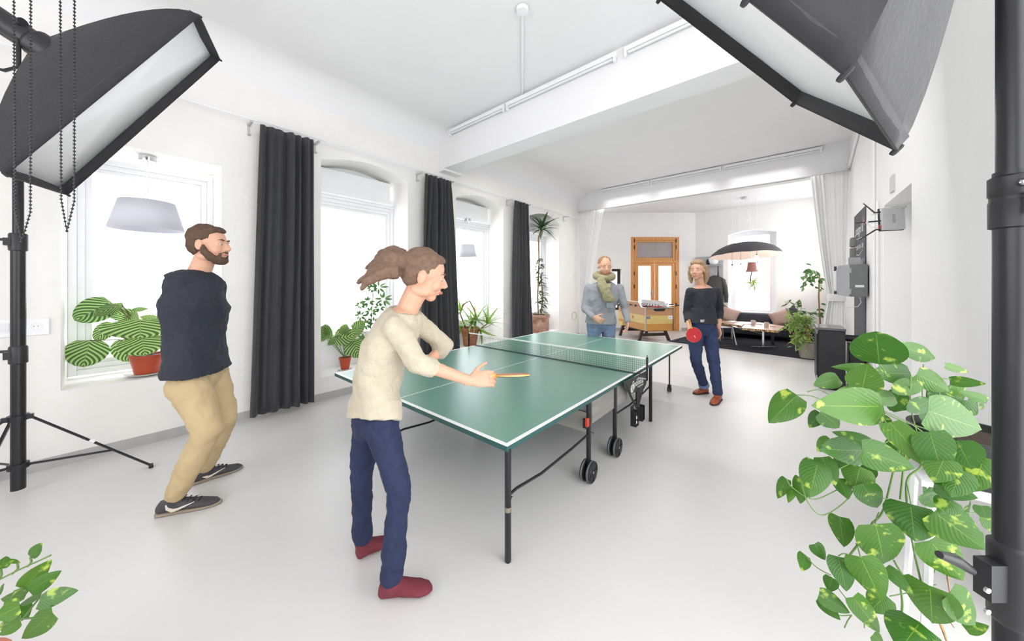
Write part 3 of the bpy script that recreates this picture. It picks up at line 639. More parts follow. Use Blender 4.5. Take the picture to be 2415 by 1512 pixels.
# hanging pothos on the right, leaves measured one by one
DPo=1.12
def pv(u,v,d=DPo): return P(1780+u/2.011,760+v/2.011,d)
pl=[(590,200,575,50,180,.0,'round'),(858,172,692,108,80,.1,'oval'),(905,205,1035,240,36,0,'heart'),(200,345,68,476,118,.05,'heart'),(610,400,292,397,165,-.12,'heart'),
(510,315,537,193,125,.0,'heart'),(540,215,366,212,40,.06,'heart'),(400,265,280,300,72,.08,'heart'),(530,335,360,355,84,.02,'heart'),(312,425,412,508,90,.05,'heart'),(312,430,258,502,58,.08,'heart'),
(550,575,368,520,62,-.02,'heart'),(520,610,318,600,118,-.06,'heart'),(365,560,295,612,66,.02,'heart'),(512,610,765,695,132,-.14,'heart'),(640,475,857,715,108,-.16,'heart'),
(822,420,1110,520,190,-.2,'heart'),(780,285,655,330,74,.02,'round'),(835,370,733,420,66,-.02,'round'),(740,245,560,240,105,.08,'heart'),(770,245,940,335,92,.02,'heart'),(925,278,1097,292,48,.04,'heart'),
(1105,372,970,326,44,-.1,'heart'),(668,355,553,365,74,.04,'heart'),(300,662,258,833,112,-.02,'heart'),(222,738,215,868,64,.03,'heart'),(150,742,105,842,48,.05,'heart'),(182,780,160,853,34,.06,'heart'),
(318,640,385,775,82,0,'heart'),(398,740,445,840,60,.04,'heart'),(500,685,470,800,112,.02,'heart'),(508,765,597,898,108,-.02,'heart'),(552,690,505,758,58,.06,'heart'),(738,862,760,1038,176,-.06,'heart'),
(572,958,628,1170,180,-.08,'heart'),(850,900,1100,1085,165,-.12,'heart'),(830,1035,995,1232,160,-.1,'heart'),(500,1112,608,1335,138,-.08,'heart'),(395,1112,437,1278,94,-.02,'heart'),(402,922,422,1070,88,.02,'heart'),
(283,1052,335,1130,60,.03,'heart'),(238,1103,222,1180,52,.05,'heart'),(365,1210,352,1278,54,.04,'heart'),(305,1288,455,1382,74,0,'heart'),(305,1308,405,1412,60,.02,'heart'),(466,1303,606,1490,90,-.08,'heart'),
(622,1295,548,1370,92,.03,'heart'),(622,1162,757,1300,56,-.06,'heart'),(830,1250,842,1432,180,-.12,'heart'),(925,1285,1070,1450,150,-.14,'heart'),(785,1425,690,1545,180,-.1,'heart'),(850,765,1062,835,92,-.04,'heart'),
(830,520,900,740,140,-.02,'heart'),(960,560,1030,705,132,.0,'heart'),(1085,640,1040,805,122,-.05,'heart'),(935,842,880,905,84,-.12,'heart'),(560,1482,612,1535,52,-.06,'heart'),(1075,870,1110,950,60,0,'heart'),
(808,808,885,885,92,.02,'heart'),(1000,1458,1110,1440,46,0,'heart'),(700,560,640,700,90,.1,'heart'),(610,480,560,420,70,.1,'heart'),(740,500,700,600,110,.08,'heart'),(900,640,850,760,120,.06,'heart'),(980,700,930,830,110,.05,'heart'),
(690,330,640,420,70,.1,'heart'),(1000,380,900,420,90,.1,'heart'),(700,420,640,330,80,.12,'heart'),(420,640,400,700,60,.05,'heart')]
cpx,cpy=P(2285,1030,DPo+.02),0
t=thing('potted_pothos',V((cpx.x,cpx.y,0)),'large trailing pothos in a black pot on a wooden stand, right foreground','potted plant')
b=B(); rn=random.Random(3)
for (u0,v0,u1,v1,w,dd,sh) in pl:
    if u0>780 and 490<v0<900: dd=-.17-.03*rn.random()
    base=pv(u0,v0,DPo+dd); tip=pv(u1,v1,DPo+dd+rn.uniform(-.07,.05)); n=(V((0,0,EYE))-base).normalized()+UP*rn.uniform(-.05,.2)+RT*rn.uniform(-.25,.25)
    leaf(b,base,tip,w/2.011/FOC*(DPo+dd)*1.04,n,sh,cup=rn.uniform(-.12,.05),droop=rn.uniform(.0,.08),nu=12,nv=8,wav=.012,tone=rn.uniform(.25,.8))
for k in range(34):
    u=rn.uniform(800,1120); v=rn.uniform(270,1180) if k%3 else rn.uniform(270,560); dd=rn.uniform(.06,.2); L=rn.uniform(90,170); a=rn.uniform(.2,1.4); base=pv(u,v,DPo+dd); tip=pv(u+math.cos(a)*L*.6-30,v+math.sin(a)*L,DPo+dd+rn.uniform(-.05,.05)); leaf(b,base,tip,L*.75/2.011/FOC*DPo,VN+UP*rn.uniform(.05,.5)+RT*rn.uniform(-.3,.3),'heart',cup=rn.uniform(-.1,.05),droop=.05,nu=12,nv=8,wav=.012,tone=rn.uniform(.1,.7))
lobj('foliage',b,LP,t)
b=B()
vines=[[(850,560),(720,470),(560,400)],[(800,560),(790,680),(720,760),(740,1000),(790,1240)],[(700,560),(660,700),(610,890),(560,950)],[(560,950),(500,1040),(430,1130)],[(720,560),(700,740),(690,840)],
[(640,560),(500,640),(380,700),(310,650)],[(560,820),(700,860),(850,900)],[(660,1130),(710,1210),(780,1260)],[(690,1250),(700,1340),(690,1430)],[(490,1000),(435,975),(402,925)],[(360,1200),(290,1160),(240,1105)],
[(440,1320),(380,1240),(365,1210)],[(460,1390),(380,1385),(320,1310)],[(480,770),(430,850),(320,915),(250,850),(215,740)],[(400,790),(280,840),(180,785),(150,742)],[(320,370),(270,350),(205,345)],[(350,340),(300,320),(250,330)],
[(870,520),(800,400),(800,200)],[(620,250),(590,200)],[(600,420),(700,470),(860,520)],[(880,400),(880,280),(930,270)],[(780,560),(740,400),(740,250)],[(590,320),(560,380),(640,500)],[(860,1245),(740,1280),(640,1300)],[(1070,900),(990,905),(900,900)],
[(425,1450),(460,1390)],[(520,1450),(520,1400)],[(740,860),(720,760)],[(570,955),(590,900)],[(500,1110),(480,1050)],[(395,1110),(440,1100)],[(840,765),(930,770),(960,740)]]
for i,vn in enumerate(vines):
    pts=[pv(u,v,DPo+.015+.01*(i%3)) for u,v in vn]
    if len(pts)==2: pts.insert(1,pts[0].lerp(pts[1],.5)+V((0,0,.005)))
    sm=[]
    for j in range(len(pts)-1):
        p0=pts[max(j-1,0)];p1=pts[j];p2=pts[j+1];p3=pts[min(j+2,len(pts)-1)]
        for k in range(6):
            u=k/6; sm.append(.5*((2*p1)+(p2-p0)*u+(2*p0-5*p1+4*p2-p3)*u*u+(3*p1-p0-3*p2+p3)*u**3))
    sm.append(pts[-1]); b.tube(sm,.0032 if i in(1,2,3,7,8,4) else .0018,6)
obj('stem',b,STEM,t)
pc=V((cpx.x,cpx.y,cpx.z-.14)); po=pot(t,pc,.1,.135,.16,mat('black_pot',rgb(34,32,34),.5),.01)
b=B()
tp=pc-V((0,0,.0)); zt_=pc.z
R0=.13
for kx in(-1,1):
    for ky in(-1,1):
        b.tube([(pc.x+kx*.1,pc.y+ky*.1,zt_-.01),(pc.x+kx*.13,pc.y+ky*.13,.012)],.012,6)
b.box((pc.x,pc.y,zt_-.012),(.26,.26,.02)); obj('plant_stand',b,PAINT,t,False)
# hanging dried bamboo strips (wooden chime) between the pothos vines
t=thing('wooden_chime',P(2245,1380,DPo+.1),'dry brown wooden strips hanging among the pothos vines','ornament')
b=B(); W=mat('dry_strip',rgb(150,116,72),.6,var=.25,vscale=30)
for (a,c,r) in(((2205,1100),(2225,1180),.006),((2217,1270),(2240,1400),.008),((2225,1180),(2230,1280),.003),((2208,1450),(2235,1520),.012),((2200,1420),(2250,1480),.005),((2205,1410),(2258,1462),.005),((2215,1400),(2265,1445),.005)):
    b.tube([P(*a,DPo+.08),P((a[0]+c[0])/2+2,(a[1]+c[1])/2,DPo+.08),P(*c,DPo+.08)],[r*.6,r,r*.5],6,ell=.4)
obj('strip',b,W,t)
# bottom-left pothos
D2=.95
def pw(u,v,d=D2): return P(u/2.69,950+v/2.69,d)
t=thing('potted_pothos',V((P(-70,1500,D2).x,P(-70,1500,D2).y,0)),'pothos with pointed bright leaves entering at the bottom left corner','potted plant')
b=B()
for (u0,v0,u1,v1,w,dd) in((192,978,260,893,66,0),(5,1056,40,970,62,0),(55,1000,134,1016,22,0),(140,1178,325,997,104,.02),(185,1197,385,1068,92,-.02),(248,1262,490,1193,94,-.04),(335,1335,112,1512,128,-.05),(168,1215,-10,1245,70,.02),(125,1288,-40,1370,112,-.02),(250,1222,112,1278,56,0),(130,1385,-20,1480,74,-.03),(110,1290,175,1370,84,.03),(-10,1215,18,1150,30,.03),(60,1390,-30,1440,60,.05),(20,1300,110,1250,70,.05)):
    base=pw(u0,v0,D2+dd);tip=pw(u1,v1,D2+dd+rn.uniform(-.03,.03)); n=(V((0,0,EYE))-base).normalized()+UP*rn.uniform(0,.3)+RT*rn.uniform(-.2,.2)
    leaf(b,base,tip,w/2.69/FOC*D2*1.05,n,'heart',cup=rn.uniform(-.1,.06),droop=.04,nu=12,nv=8,wav=.01,tone=rn.uniform(.5,.9))
lobj('foliage',b,LP,t); b=B()
for vn in([(0,1120),(120,1060),(230,1010),(322,968)],[(192,978),(200,1010),(175,1040)],[(110,1020),(115,1050),(80,1085)],[(140,1380),(200,1300),(250,1240),(265,1170)],[(-40,1440),(60,1400),(140,1370),(215,1365)],[(5,1056),(10,1090),(0,1118)],[(90,1195),(140,1175)],[(-120,1500),(-20,1350),(110,1200),(140,1180)]):
    b.tube([pw(u,v,D2+.01) for u,v in vn],.0024,6)
obj('stem',b,STEM,t); c=P(-170,1640,D2); pot(t,V((c.x,c.y,c.z-.14)),.1,.13,.16,CLAY); b=B(); b.lathe([(.13,0),(.12,.01),(.03,.02),(.03,c.z-.17),(.13,c.z-.155),(.13,c.z-.148)],(c.x,c.y,0),20); obj('stool',b,PAINT,t)
# calathea in the nearest window
DC=3.08
def pc_(u,v,d=DC):
    r=ray(u/3.023,500+v/3.023); return V((0,0,EYE))+r*min(d,4.74/-r.x)
t=thing('potted_calathea',Wx(348,885,-4.6),'big striped-leaf calathea in a glossy terracotta pot on the nearest window sill','potted plant')
b=B()
for (u0,v0,u1,v1,w,dd,up) in((790,640,528,775,160,.05,.3),(868,662,626,742,72,-.05,.6),(975,745,758,715,92,.02,.5),(800,790,682,922,95,0,0),(822,850,742,885,36,.1,0),(640,915,590,1108,190,-.0,-.1),(885,905,930,1070,145,.08,0),(1000,765,1000,900,335,-.12,.35),(1012,893,1035,1018,236,-.15,.1),(930,700,1055,690,32,.1,0),(1150,775,990,745,56,.1,0),(1165,752,1190,640,72,.05,0),(1155,770,1235,800,50,.05,0),(1195,790,1215,875,60,.05,0),(890,735,985,765,75,.02,.4),(815,700,870,645,50,.1,.5)):
    base=pc_(u0,v0,DC+dd);tip=pc_(u1,v1,DC+dd-.06); n=(V((0,0,EYE))-base).normalized()+UP*up*.35
    leaf(b,base,tip,w/3.023/FOC*DC*1.05,n,'round' if w>90 else 'oval',cup=rn.uniform(-.08,.06),droop=.06,nu=18,nv=12,wav=.015,tone=rn.uniform(.35,.9))
lobj('foliage',b,LC,t); b=B(); root=pc_(1060,1015,DC)
for (u,v) in((820,650),(868,662),(975,745),(800,790),(640,915),(885,905),(1000,780),(1012,893),(1150,775),(1165,752),(1200,870),(1230,840)): 
    q=pc_(u,v,DC+.02); b.tube([root+V((rn.uniform(-.02,.02),rn.uniform(-.02,.02),0)),root.lerp(q,.5)+UP*.07,q],.004,6)
obj('stem',b,mat('calathea_stem',rgb(92,110,60),.5,col2=rgb(90,50,44)),t)
c=Wx(348,880,-4.6); c.z=.612; pot(t,c,.085,.118,.175,TERRA,.008,saucer=.15)
# generic generators
def rosette(b,c,dirv,n,L,w,spread,rnd,tonr=(.2,.8),shape='lance',dr=.35):
    for k in range(n):
        a=2.4*k+rnd.uniform(-.2,.2); el=spread*(.25+.75*k/n); d=dirv.normalized(); s=d.orthogonal().normalized(); s=M.Rotation(a,3,d)@s
        v=(d*math.cos(el)+s*math.sin(el)).normalized(); l=L*rnd.uniform(.75,1.1); leaf(b,c,c+v*l,w*rnd.uniform(.8,1.15),d+UP*.3-v*.2,shape,cup=.1,droop=dr*rnd.uniform(.5,1.3),nu=8,nv=2,tone=rnd.uniform(*tonr))
rq=random.Random(11)
# small calathea + schefflera in second window
t=thing('potted_calathea',V((-4.6,1.95,.29)),'small broad-leaved plant in a slim terracotta pot, second window niche','potted plant')
c=V((-4.6,1.93,.288)); pot(t,c,.05,.075,.16,TERRA,.006,saucer=.09); b=B(); r0=c+UP*.15; b2=B()
for (x,y,x1,y1,w) in((775,800,765,765,30),(757,790,757,770,30),(790,798,840,790,44),(812,790,815,765,26),(838,785,858,758,34),(835,800,845,845,50),(805,795,770,812,18),(775,795,745,775,40),(810,800,835,815,20)):
    base=P(x,y,4.42);tip=P(x1,y1,4.4); leaf(b,base,tip,w/FOC*4.4,VN+UP*.4,'round',tone=rq.uniform(.2,.8),nu=14,nv=8); b2.tube([r0,r0.lerp(base,.6)+UP*.02,base],.004,5)
lobj('foliage',b,LC,t); obj('stem',b2,STEM,t)
t=thing('potted_schefflera',V((-4.62,2.4,.29)),'umbrella plant with small leaflets behind the near player, second window niche','potted plant')
c=V((-4.62,2.38,.288)); pot(t,c,.06,.085,.17,CLAY,.006); b=B(); b2=B(); top=P(880,672,4.75); b2.tube([c+UP*.15,P(873,790,4.76),P(880,690,4.75)],.006,6)
for (x,y,s) in((893,678,26),(868,712,20),(905,706,26),(875,736,20),(862,765,22),(850,745,20),(882,760,20),(868,800,22),(842,775,20),(895,725,18),(850,720,14),(878,680,16),(858,800,20)):
    q=P(x,y,4.7); b2.tube([P(877,y+20,4.75),q],.002,5)
    for k in range(8):
        a=2*PI*k/8+rq.uniform(-.2,.2); v=(RT*math.cos(a)+UP*math.sin(a)*.8+VN*rq.uniform(-.4,.5)); leaf(b,q+v*.02,q+v*s/FOC*4.7*.85,.034,VN+UP*.5,'oval',nu=5,nv=2,tone=rq.uniform(0,.8),droop=.1)
lobj('foliage',b,LG,t); obj('stem',b2,BARK,t)
# yucca W3
t=thing('potted_yucca',V((-4.6,4.22,.29)),'spiky yucca with an arching trunk in a clay pot, third window niche','potted plant')
c=V((-4.6,4.2,.288)); d3=c.dot(FW); pot(t,c,.12,.165,.33,CLAY,.02); b=B(); b2=B()
b2.tube([P(1105,790,d3),P(1085,740,d3),P(1092,718,d3),P(1108,710,d3),P(1118,730,d3),P(1124,752,d3)],.014,8); b2.tube([P(1112,790,d3),P(1112,770,d3)],.02,8)
for (x,y,n,L,dv,sp) in((1086,735,16,.45,(0,0,1),1.6),(1112,765,20,.42,(.1,-.1,1),1.7),(1122,755,18,.4,(.3,-.3,1),1.9),(1148,765,14,.45,(.2,.5,1),1.2),(1095,770,14,.42,(-.1,-.4,-.3),1.4),(1130,775,12,.4,(.4,.2,-.6),1.4)):
    rosette(b,P(x,y,d3-.02),V(dv),n,L,.045,sp,rq,(.2,.9))
b2.tube([P(1118,790,d3),P(1140,770,d3),P(1148,765,d3)],.012,8)
lobj('foliage',b,LB,t); obj('trunk',b2,BARK,t)
# dracaena W4
t=thing('potted_dracaena',V((-4.5,6.4,.25)),'tall dracaena reaching up the fourth window in a weathered clay pot','potted plant')
c=V((-4.56,6.42,.285)); d4=c.dot(FW); pot(t,c,.2,.21,.42,CLAYD,.03); b=B(); b2=B()
b2.tube([P(1270,762,d4),P(1268,700,d4),P(1271,620,d4),P(1270,560,d4),P(1276,545,d4)],.018,8); b2.tube([P(1274,762,d4),P(1280,700,d4),P(1276,650,d4)],.014,8)
rosette(b,P(1278,540,d4),V((0,0,1)),22,.5,.07,1.9,rq,(0,.5),'oval'); rosette(b,P(1276,545,d4),V((.2,0,.4)),10,.42,.07,1.8,rq,(0,.5),'oval')
for k in range(150):
    y=rq.uniform(608,755); x=1272+rq.gauss(0,3)+(4 if y>650 else 0); q=P(x,y,d4+rq.uniform(-.05,.05)); a=rq.uniform(0,6.28); s=(.16 if y<650 else .26)*rq.uniform(.6,1.15)
    v=V((math.cos(a),math.sin(a),rq.uniform(-.35,.45))); leaf(b,q,q+v*s,.06,UP+v*-.2,'oval',nu=6,nv=2,tone=rq.uniform(0,.9),droop=.25)
lobj('foliage',b,LD,t); obj('trunk',b2,BARK,t)
# ------------------------------------------------------------ back area
rg=B(); rg.prism([(-2.3,8.74,0),(RX-.02,8.33,0),(RX-.02,YB-.05,0),(-1.95,YB-.05,0)],(0,0,.018)); tag(obj('rug',rg,RUG,None,False),'dark navy rug under the sofa and low table','rug')
# sofa
t=thing('sofa',(-.7,10.6,0),'long black sofa under the far window','sofa'); b=B(); sx0,sx1=-1.62,.08; sy=YB-.1
b.bb((sx0,sy-.78,.12),(sx1,sy-.15,.34)); obj('base',b,SOFA,t,False,.03); b=B()
b.prism([(sx0,sy-.0,.12),(sx0,sy-.2,.12),(sx0,sy-.22,.5),(sx0,sy-.16,.62),(sx0,sy-.06,.645),(sx0,sy,.6)],(sx1-sx0,0,0)); obj('backrest',b,SOFA,t,True,.02)
for i in range(2): b=B(); b.bb((sx0+.14+i*.72,sy-.8,.33),(sx0+.84+i*.72,sy-.2,.4)); obj('seat_cushion',b,SOFA,t,False,.03)
for x in(sx0,sx1-.13): b=B(); b.bb((x,sy-.8,.12),(x+.13,sy-.02,.52)); obj('armrest',b,SOFA,t,False,.04)
for x in(sx0+.06,sx1-.06):
    for y in(sy-.74,sy-.1): b=B(); b.tube([(x,y,.018),(x,y,.13)],.016,8); obj('leg',b,CHROME,t)
# armchair at right end with chrome posts
t=thing('armchair',(.45,9.3,0),'black armchair with chrome tube frame, half hidden behind the leafy ficus','armchair')
b=B(); b.bb((.12,8.95,.2),(.7,9.6,.4)); obj('seat',b,SOFA,t,False,.03); b=B(); b.bb((.55,8.95,.35),(.7,9.6,.68)); obj('backrest',b,SOFA,t,False,.04)
for y in(8.86,9.66): b=B(); b.bb((.1,y-.02,.2),(.68,y+.02,.5)); obj('side_panel',b,SOFA,t,False,.01)
for y in(8.85,9.66): b=B(); b.tube([(.08,y,.018),(.08,y,.5),(.12,y,.55),(.6,y,.56),(.66,y,.5),(.66,y,.018)],.018,10); obj('tube_frame',b,CHROME,t)
# cushions
STR=mat('stripe_cushion',rgb(196,168,156),.85,col2=rgb(120,92,86),wave=(26,2.5,'X'))
STR.node_tree.nodes['Color Ramp'].color_ramp.elements[0].position=.55; STR.node_tree.nodes['Color Ramp'].color_ramp.elements[1].position=.8
def cushion(c,w,h,R,m,label):
    b=B(); n=10; g=[]
    for sgn in(1,-1):
        rows=[]
        for i in range(n+1):
            row=[]
            for j in range(n+1):
                x=i/n*2-1;y=j/n*2-1; k=1-.10*(1-abs(x))*0-.08*(1-y*y)*abs(x)**3-.0; kk=1-.08*(1-x*x)*abs(y)**3
                z=.09*sgn*max(0,(1-x**4)*(1-y**4))**.6; row.append(V(c)+R@V((x*w/2*k,z,y*h/2*kk)))
            rows.append(row)
        b.grid(rows)
    bmesh.ops.remove_doubles(b.m,verts=b.m.verts,dist=.0005); return tag(obj('cushion',b,m),label,'cushion')
Rc=lambda rz,rx,ry: (M.Rotation(rz,3,'Z')@M.Rotation(rx,3,'X')@M.Rotation(ry,3,'Y'))
cushion((-1.3,sy-.36,.56),.42,.42,Rc(.1,-.35,.35),STR,'pink-brown striped cushion at the left end of the black sofa')
cushion((-.18,sy-.38,.56),.46,.42,Rc(-.2,-.4,-.45),STR,'pink-brown striped cushion at the right end of the black sofa')
cushion((-1.42,sy-.22,.6),.44,.4,Rc(0,-.2,.6),SOFA,'black cushion poking up behind the left striped cushion')
cushion((.0,sy-.24,.6),.44,.42,Rc(0,-.2,-.6),SOFA,'black cushion poking up behind the right striped cushion')
# low table of two slabs
TW=mat('block_wood_top',rgb(178,140,112),.3,var=.12,vscale=5); TE=mat('block_wood_edge',rgb(92,66,48),.5,col2=rgb(206,170,120),vscale=14,stretch=(4,4,.3)); TE.node_tree.nodes['Color Ramp'].color_ramp.elements[0].position=.45; TE.node_tree.nodes['Color Ramp'].color_ramp.elements[1].position=.55
t=thing('coffee_table',(-.6,8.9,0),'low end-grain wood table of two offset slabs on steel feet, on the rug','table')
zt=.5
def slab(px,z,th,name):
    b=B(); pts=[Wz(x,y,z) for x,y in px]; b.mi=1; b.prism([p-V((0,0,th)) for p in pts],(0,0,th-.002)); b.mi=0; b.prism([p-V((0,0,.002)) for p in pts],(0,0,.002)); return obj(name,b,[TW,TE],t,False)
slab([(1748,773),(1836,780),(1850,769),(1795,761),(1757,765)],zt,.045,'tabletop'); slab([(1693,756),(1710,756.5),(1796,760.5),(1757,765.5),(1750,768),(1697,761)],zt-.003,.04,'tabletop')
b=B(); f=Wz(1800,822); f2=Wz(1822,814)
b.bb((f.x-.02,f.y-.02,.03),(f.x+.02,f.y+.02,zt-.04)); b.box((f.x,f.y,.03),(.5,.05,.02),M.Rotation(TH,3,'Z')); l=obj('leg',b,CHROME,t,False,.003)
b=B(); b.bb((f2.x-.03,f2.y-.03,.02),(f2.x+.03,f2.y+.03,zt-.04)); b.box((f2.x,f2.y,.025),(.1,.1,.01)); obj('leg',b,BLK,t,False)
f3=Wz(1727,803); b=B(); b.bb((f3.x-.02,f3.y-.02,.03),(f3.x+.02,f3.y+.02,zt-.04)); b.box((f3.x,f3.y,.03),(.5,.05,.02),M.Rotation(TH,3,'Z')); obj('leg',b,CHROME,t,False)
b=B(); b.tube([V((f.x,f.y,.3)),V((f3.x,f3.y,.36))],.018,6); obj('crossbar',b,CHROME,t)
def mug(px,py,label):
    c=Wz(px,py,zt); t=tag(obj('mug',B().lathe([(.001,0),(.036,0),(.042,.01),(.042,.1),(.037,.1),(.037,.012),(.001,.01)],c,24),MUG),label,'mug','mugs on the low table')
    b=B(); b.tube([c+RT*.04+UP*.08,c+RT*.068+UP*.075,c+RT*.07+UP*.035,c+RT*.04+UP*.025],.006,8); obj('handle',b,MUG,t)
mug(1776,765.5,'pale mug on the low table, nearer the window'); mug(1807.5,771,'pale mug on the low table, nearer the leafy ficus')
def sheet(px,name,label,m,h=.004):
    b=B(); b.prism([Wz(x,y,zt+.002) for x,y in px],(0,0,h)); tag(obj(name,b,m,None,False),label,'paper' if name!='notebook' else 'notebook')
sheet([(1712,757.5),(1727,757),(1742,758.5),(1729,760)],'paper_stack','white sheets of paper at the left end of the low table',PAPER)
sheet([(1750,764),(1764,763),(1772,765),(1757,766)],'magazine','white magazine in the middle of the low table',PAPER); sheet([(1815,769),(1827,770),(1830,771.5),(1818,770.5)],'notebook','small brown notebook beside the right mug',mat('kraft',rgb(170,130,90),.6),.006); sheet([(1783,763.6),(1798,765),(1797,766),(1781,764.4)],'notebook','dark notebook between the two mugs',BLKP,.006)
# white chair
t=thing('metal_chair',Wz(1722,812),'white metal chair at the left end of the low table','chair'); p=[Wz(1699,806),Wz(1737,816),Wz(1728,802),Wz(1706,800)]
sz=.44
b=B(); tops=[P(1700,772,7.7),P(1728,774,7.7),P(1725,769,8.1),P(1704,768,8.1)]
for q in tops: q.z=sz-.03
b.tube([tops[0],tops[1],tops[2],tops[3],tops[0]],.012,8); obj('seat_frame',b,WHITEM,t)
b=B(); b.prism([q+UP*.01 for q in tops],(0,0,.012)); obj('seat',b,WHITEM,t,False)
for q,g in zip(tops,p): b=B(); b.tube([q,V((g.x,g.y,.02))],.011,8); obj('leg',b,WHITEM,t)
b=B(); b.tube([tops[0],tops[0]+UP*.3-RT*.08,tops[3]+UP*.3-RT*.08,tops[3]],.011,8); obj('back_frame',b,WHITEM,t)
# umbrella lamp
t=thing('umbrella_lamp',P(1763,468,8.2),'dark umbrella turned into a ceiling lamp above the sofa corner','lamp'); uc=P(1757,604,8.2); uz=uc.z
b=B(); R_=.77; H_=.34; n=8; segs=6; rows=[]
UG=mat('umbrella_grey',rgb(74,72,76),.7,var=.06); UI=mat('umbrella_lining',rgb(232,214,204),.8,var=.02,trans=.3)
for i in range(segs+1):
    u=i/segs; row=[]
    for j in range(n*4):
        a=2*PI*j/(n*4)+.2; k=(j%4)/4; sc_=1-.05*math.sin(PI*k)*u; rr=max(.003,R_*math.sin(u*1.25)/math.sin(1.25))*sc_; row.append((uc.x+rr*math.cos(a),uc.y+rr*math.sin(a),uz+H_*(math.cos(u*1.25)-math.cos(1.25))/(1-math.cos(1.25))-.0+.02*u*math.sin(PI*k)-.075*(FW.x*rr*math.cos(a)+FW.y*rr*math.sin(a))))
    rows.append(row)
bo=B(); bo.grid(rows,close_v=True); obj('canopy',bo,UG,t); bi=B(); bi.grid([[V(p)-V((0,0,.006)) for p in r] for r in rows],close_v=True); obj('lining',bi,UI,t)
for j in range(n):
    a=2*PI*j/n+.2; b=B(); b.tube([(uc.x+.02*math.cos(a),uc.y+.02*math.sin(a),uz+H_-.09),(uc.x+.3*math.cos(a),uc.y+.3*math.sin(a),uz+H_-.09)],.003,5); obj('stretcher',b,CHROME,t)
zc_=3.6; b=B(); b.lathe([(.001,-.05),(.07,-.05),(.08,-.03),(.08,0),(.001,0)],(uc.x,uc.y,zc_),20); obj('ceiling_cup',b,ROUT,t)
for (x,y) in((1728,500),(1744,470),(1768,470),(1785,470)):
    q=P(x,600,8.2); b=B(); b.tube([(q.x,q.y,zc_),(q.x,q.y,uz+.18)],.003,5); obj('cord',b,PAINT,t)
q=P(1688,478,8.2); b=B(); b.tube([(uc.x,uc.y,zc_-.02),P(1735,500,8.2),P(1712,494,8.2),V((q.x,q.y,zc_))],.004,6); obj('feed_cable',b,PAINT,t)
b=B(); b.tube([(uc.x,uc.y,zc_-.04),P(1766,515,8.2),P(1762,524,8.2)],.004,6); b.tube([P(1766,515,8.2),P(1770,524,8.2)],.004,6); b.tube([P(1766,512,8.2),P(1780,521,8.2)],.004,6); obj('loose_cord',b,PAINT,t)
for (x,y,s) in((1727,628,.6),(1747,626,.5),(1764,610,.0),(1784,604,1.2),(1786,622,1.)):
    if not s: continue
    q=P(x,y,8.1); b=B(); b.tube([(q.x,q.y,uz+.12),q+UP*.05],.003,5); b.tube([q+UP*.05,q+UP*.02],.014,8); c=obj('bulb_cord',b,BLKP,t)
    b=B(); b.ball(q-UP*.02,(.026*s+.006,.026*s+.006,.034*s+.006),10); o=obj('bulb',b,LGLASS if s!=1.2 else None or LGLASS,c)
    if s==1.2:
        em=bpy.data.materials.new('bulb_glow'); em.use_nodes=True; bs=em.node_tree.nodes['Principled BSDF']; bs.inputs['Emission Color'].default_value=(1,.95,.88,1); bs.inputs['Emission Strength'].default_value=6; nz=em.node_tree.nodes.new('ShaderNodeTexNoise'); o.data.materials.clear(); o.data.materials.append(em)
        l=bpy.data.lights.new('bulb_light','POINT'); l.energy=9; l.color=(1,.9,.82); l.shadow_soft_size=.04; lo=bpy.data.objects.new('bulb_light',l); COL.objects.link(lo); lo.location=q-UP*.08; lo['kind']='structure'
# upside-down planter
t=thing('hanging_planter',P(1773,600,8.1),'terracotta pot hung upside down with a spider-like plant below the umbrella lamp','potted plant'); q=P(1773,641,8.1)
b=B(); b.lathe([(.001,.235),(.082,.235),(.1,.05),(.117,.05),(.123,0),(.105,0),(.001,.01)],q,24); obj('pot',b,mat('mauve_clay',rgb(160,112,106),.8,var=.1),t)
b=B(); b.tube([q+UP*.23,V((q.x,q.y,uz+.2))],.002,5); obj('cord',b,PAINT,t)
b=B(); tp=[P(1773,641,8.1),P(1770,655,8.08),P(1770,668,8.08),P(1774,676,8.08),P(1778,668,8.08)]; b.tube(tp,.011,8); obj('trunk',b,mat('purple_bark',rgb(84,62,70),.8,var=.2),t)
b=B(); c=P(1777,664,8.08)
for (x,y) in((1762,656),(1788,652),(1790,659),(1752,668),(1760,670),(1796,672),(1790,676),(1762,690),(1781,697),(1784,692),(1776,655),(1768,682)): leaf(b,c,P(x,y,8.08+rq.uniform(-.1,.1)),.03,VN+UP*.3,'lance',nu=6,nv=2,tone=.9,droop=.05)
lobj('foliage',b,LB,t)
# coat rack with helmet and jacket
cy=YB-.04; t=thing('coat_rack',(-2,cy,1.9),'grey wall panel with a steel shelf and hooks behind the dark-haired woman','coat rack')
PAN=mat('grey_panel',rgb(176,180,184),.6,var=.08,vscale=6)
b=B(); b.bb((-2.2,cy-.0,1.05),(-1.5,cy+.035,2.24)); obj('panel',b,PAN,t,False)
b=B(); b.bb((-2.2,cy-.25,1.96),(-1.52,cy,1.975)); b.tube([(-2.2,cy-.25,1.98),(-1.52,cy-.25,1.98)],.012,8); obj('shelf',b,CHROME,t)
t=thing('helmet',(-1.75,cy-.13,1.98),'white open-face helmet on the coat rack shelf','helmet'); b=B(); b.ball((-1.74,cy-.13,2.09),(.14,.14,.12),14); obj('shell',b,WHITEM,t); b=B(); b.ball((-1.83,cy-.19,2.07),(.07,.06,.085),10); obj('visor_opening',b,BLKP,t)
t=thing('shoehorn',(-1.58,cy-.27,1.95),'black long brush hanging from the rack shelf','brush'); b=B(); b.caps((-1.58,cy-.27,1.93),(-1.58,cy-.27,1.68),.014,.026,8); obj('handle',b,BLKP,t)
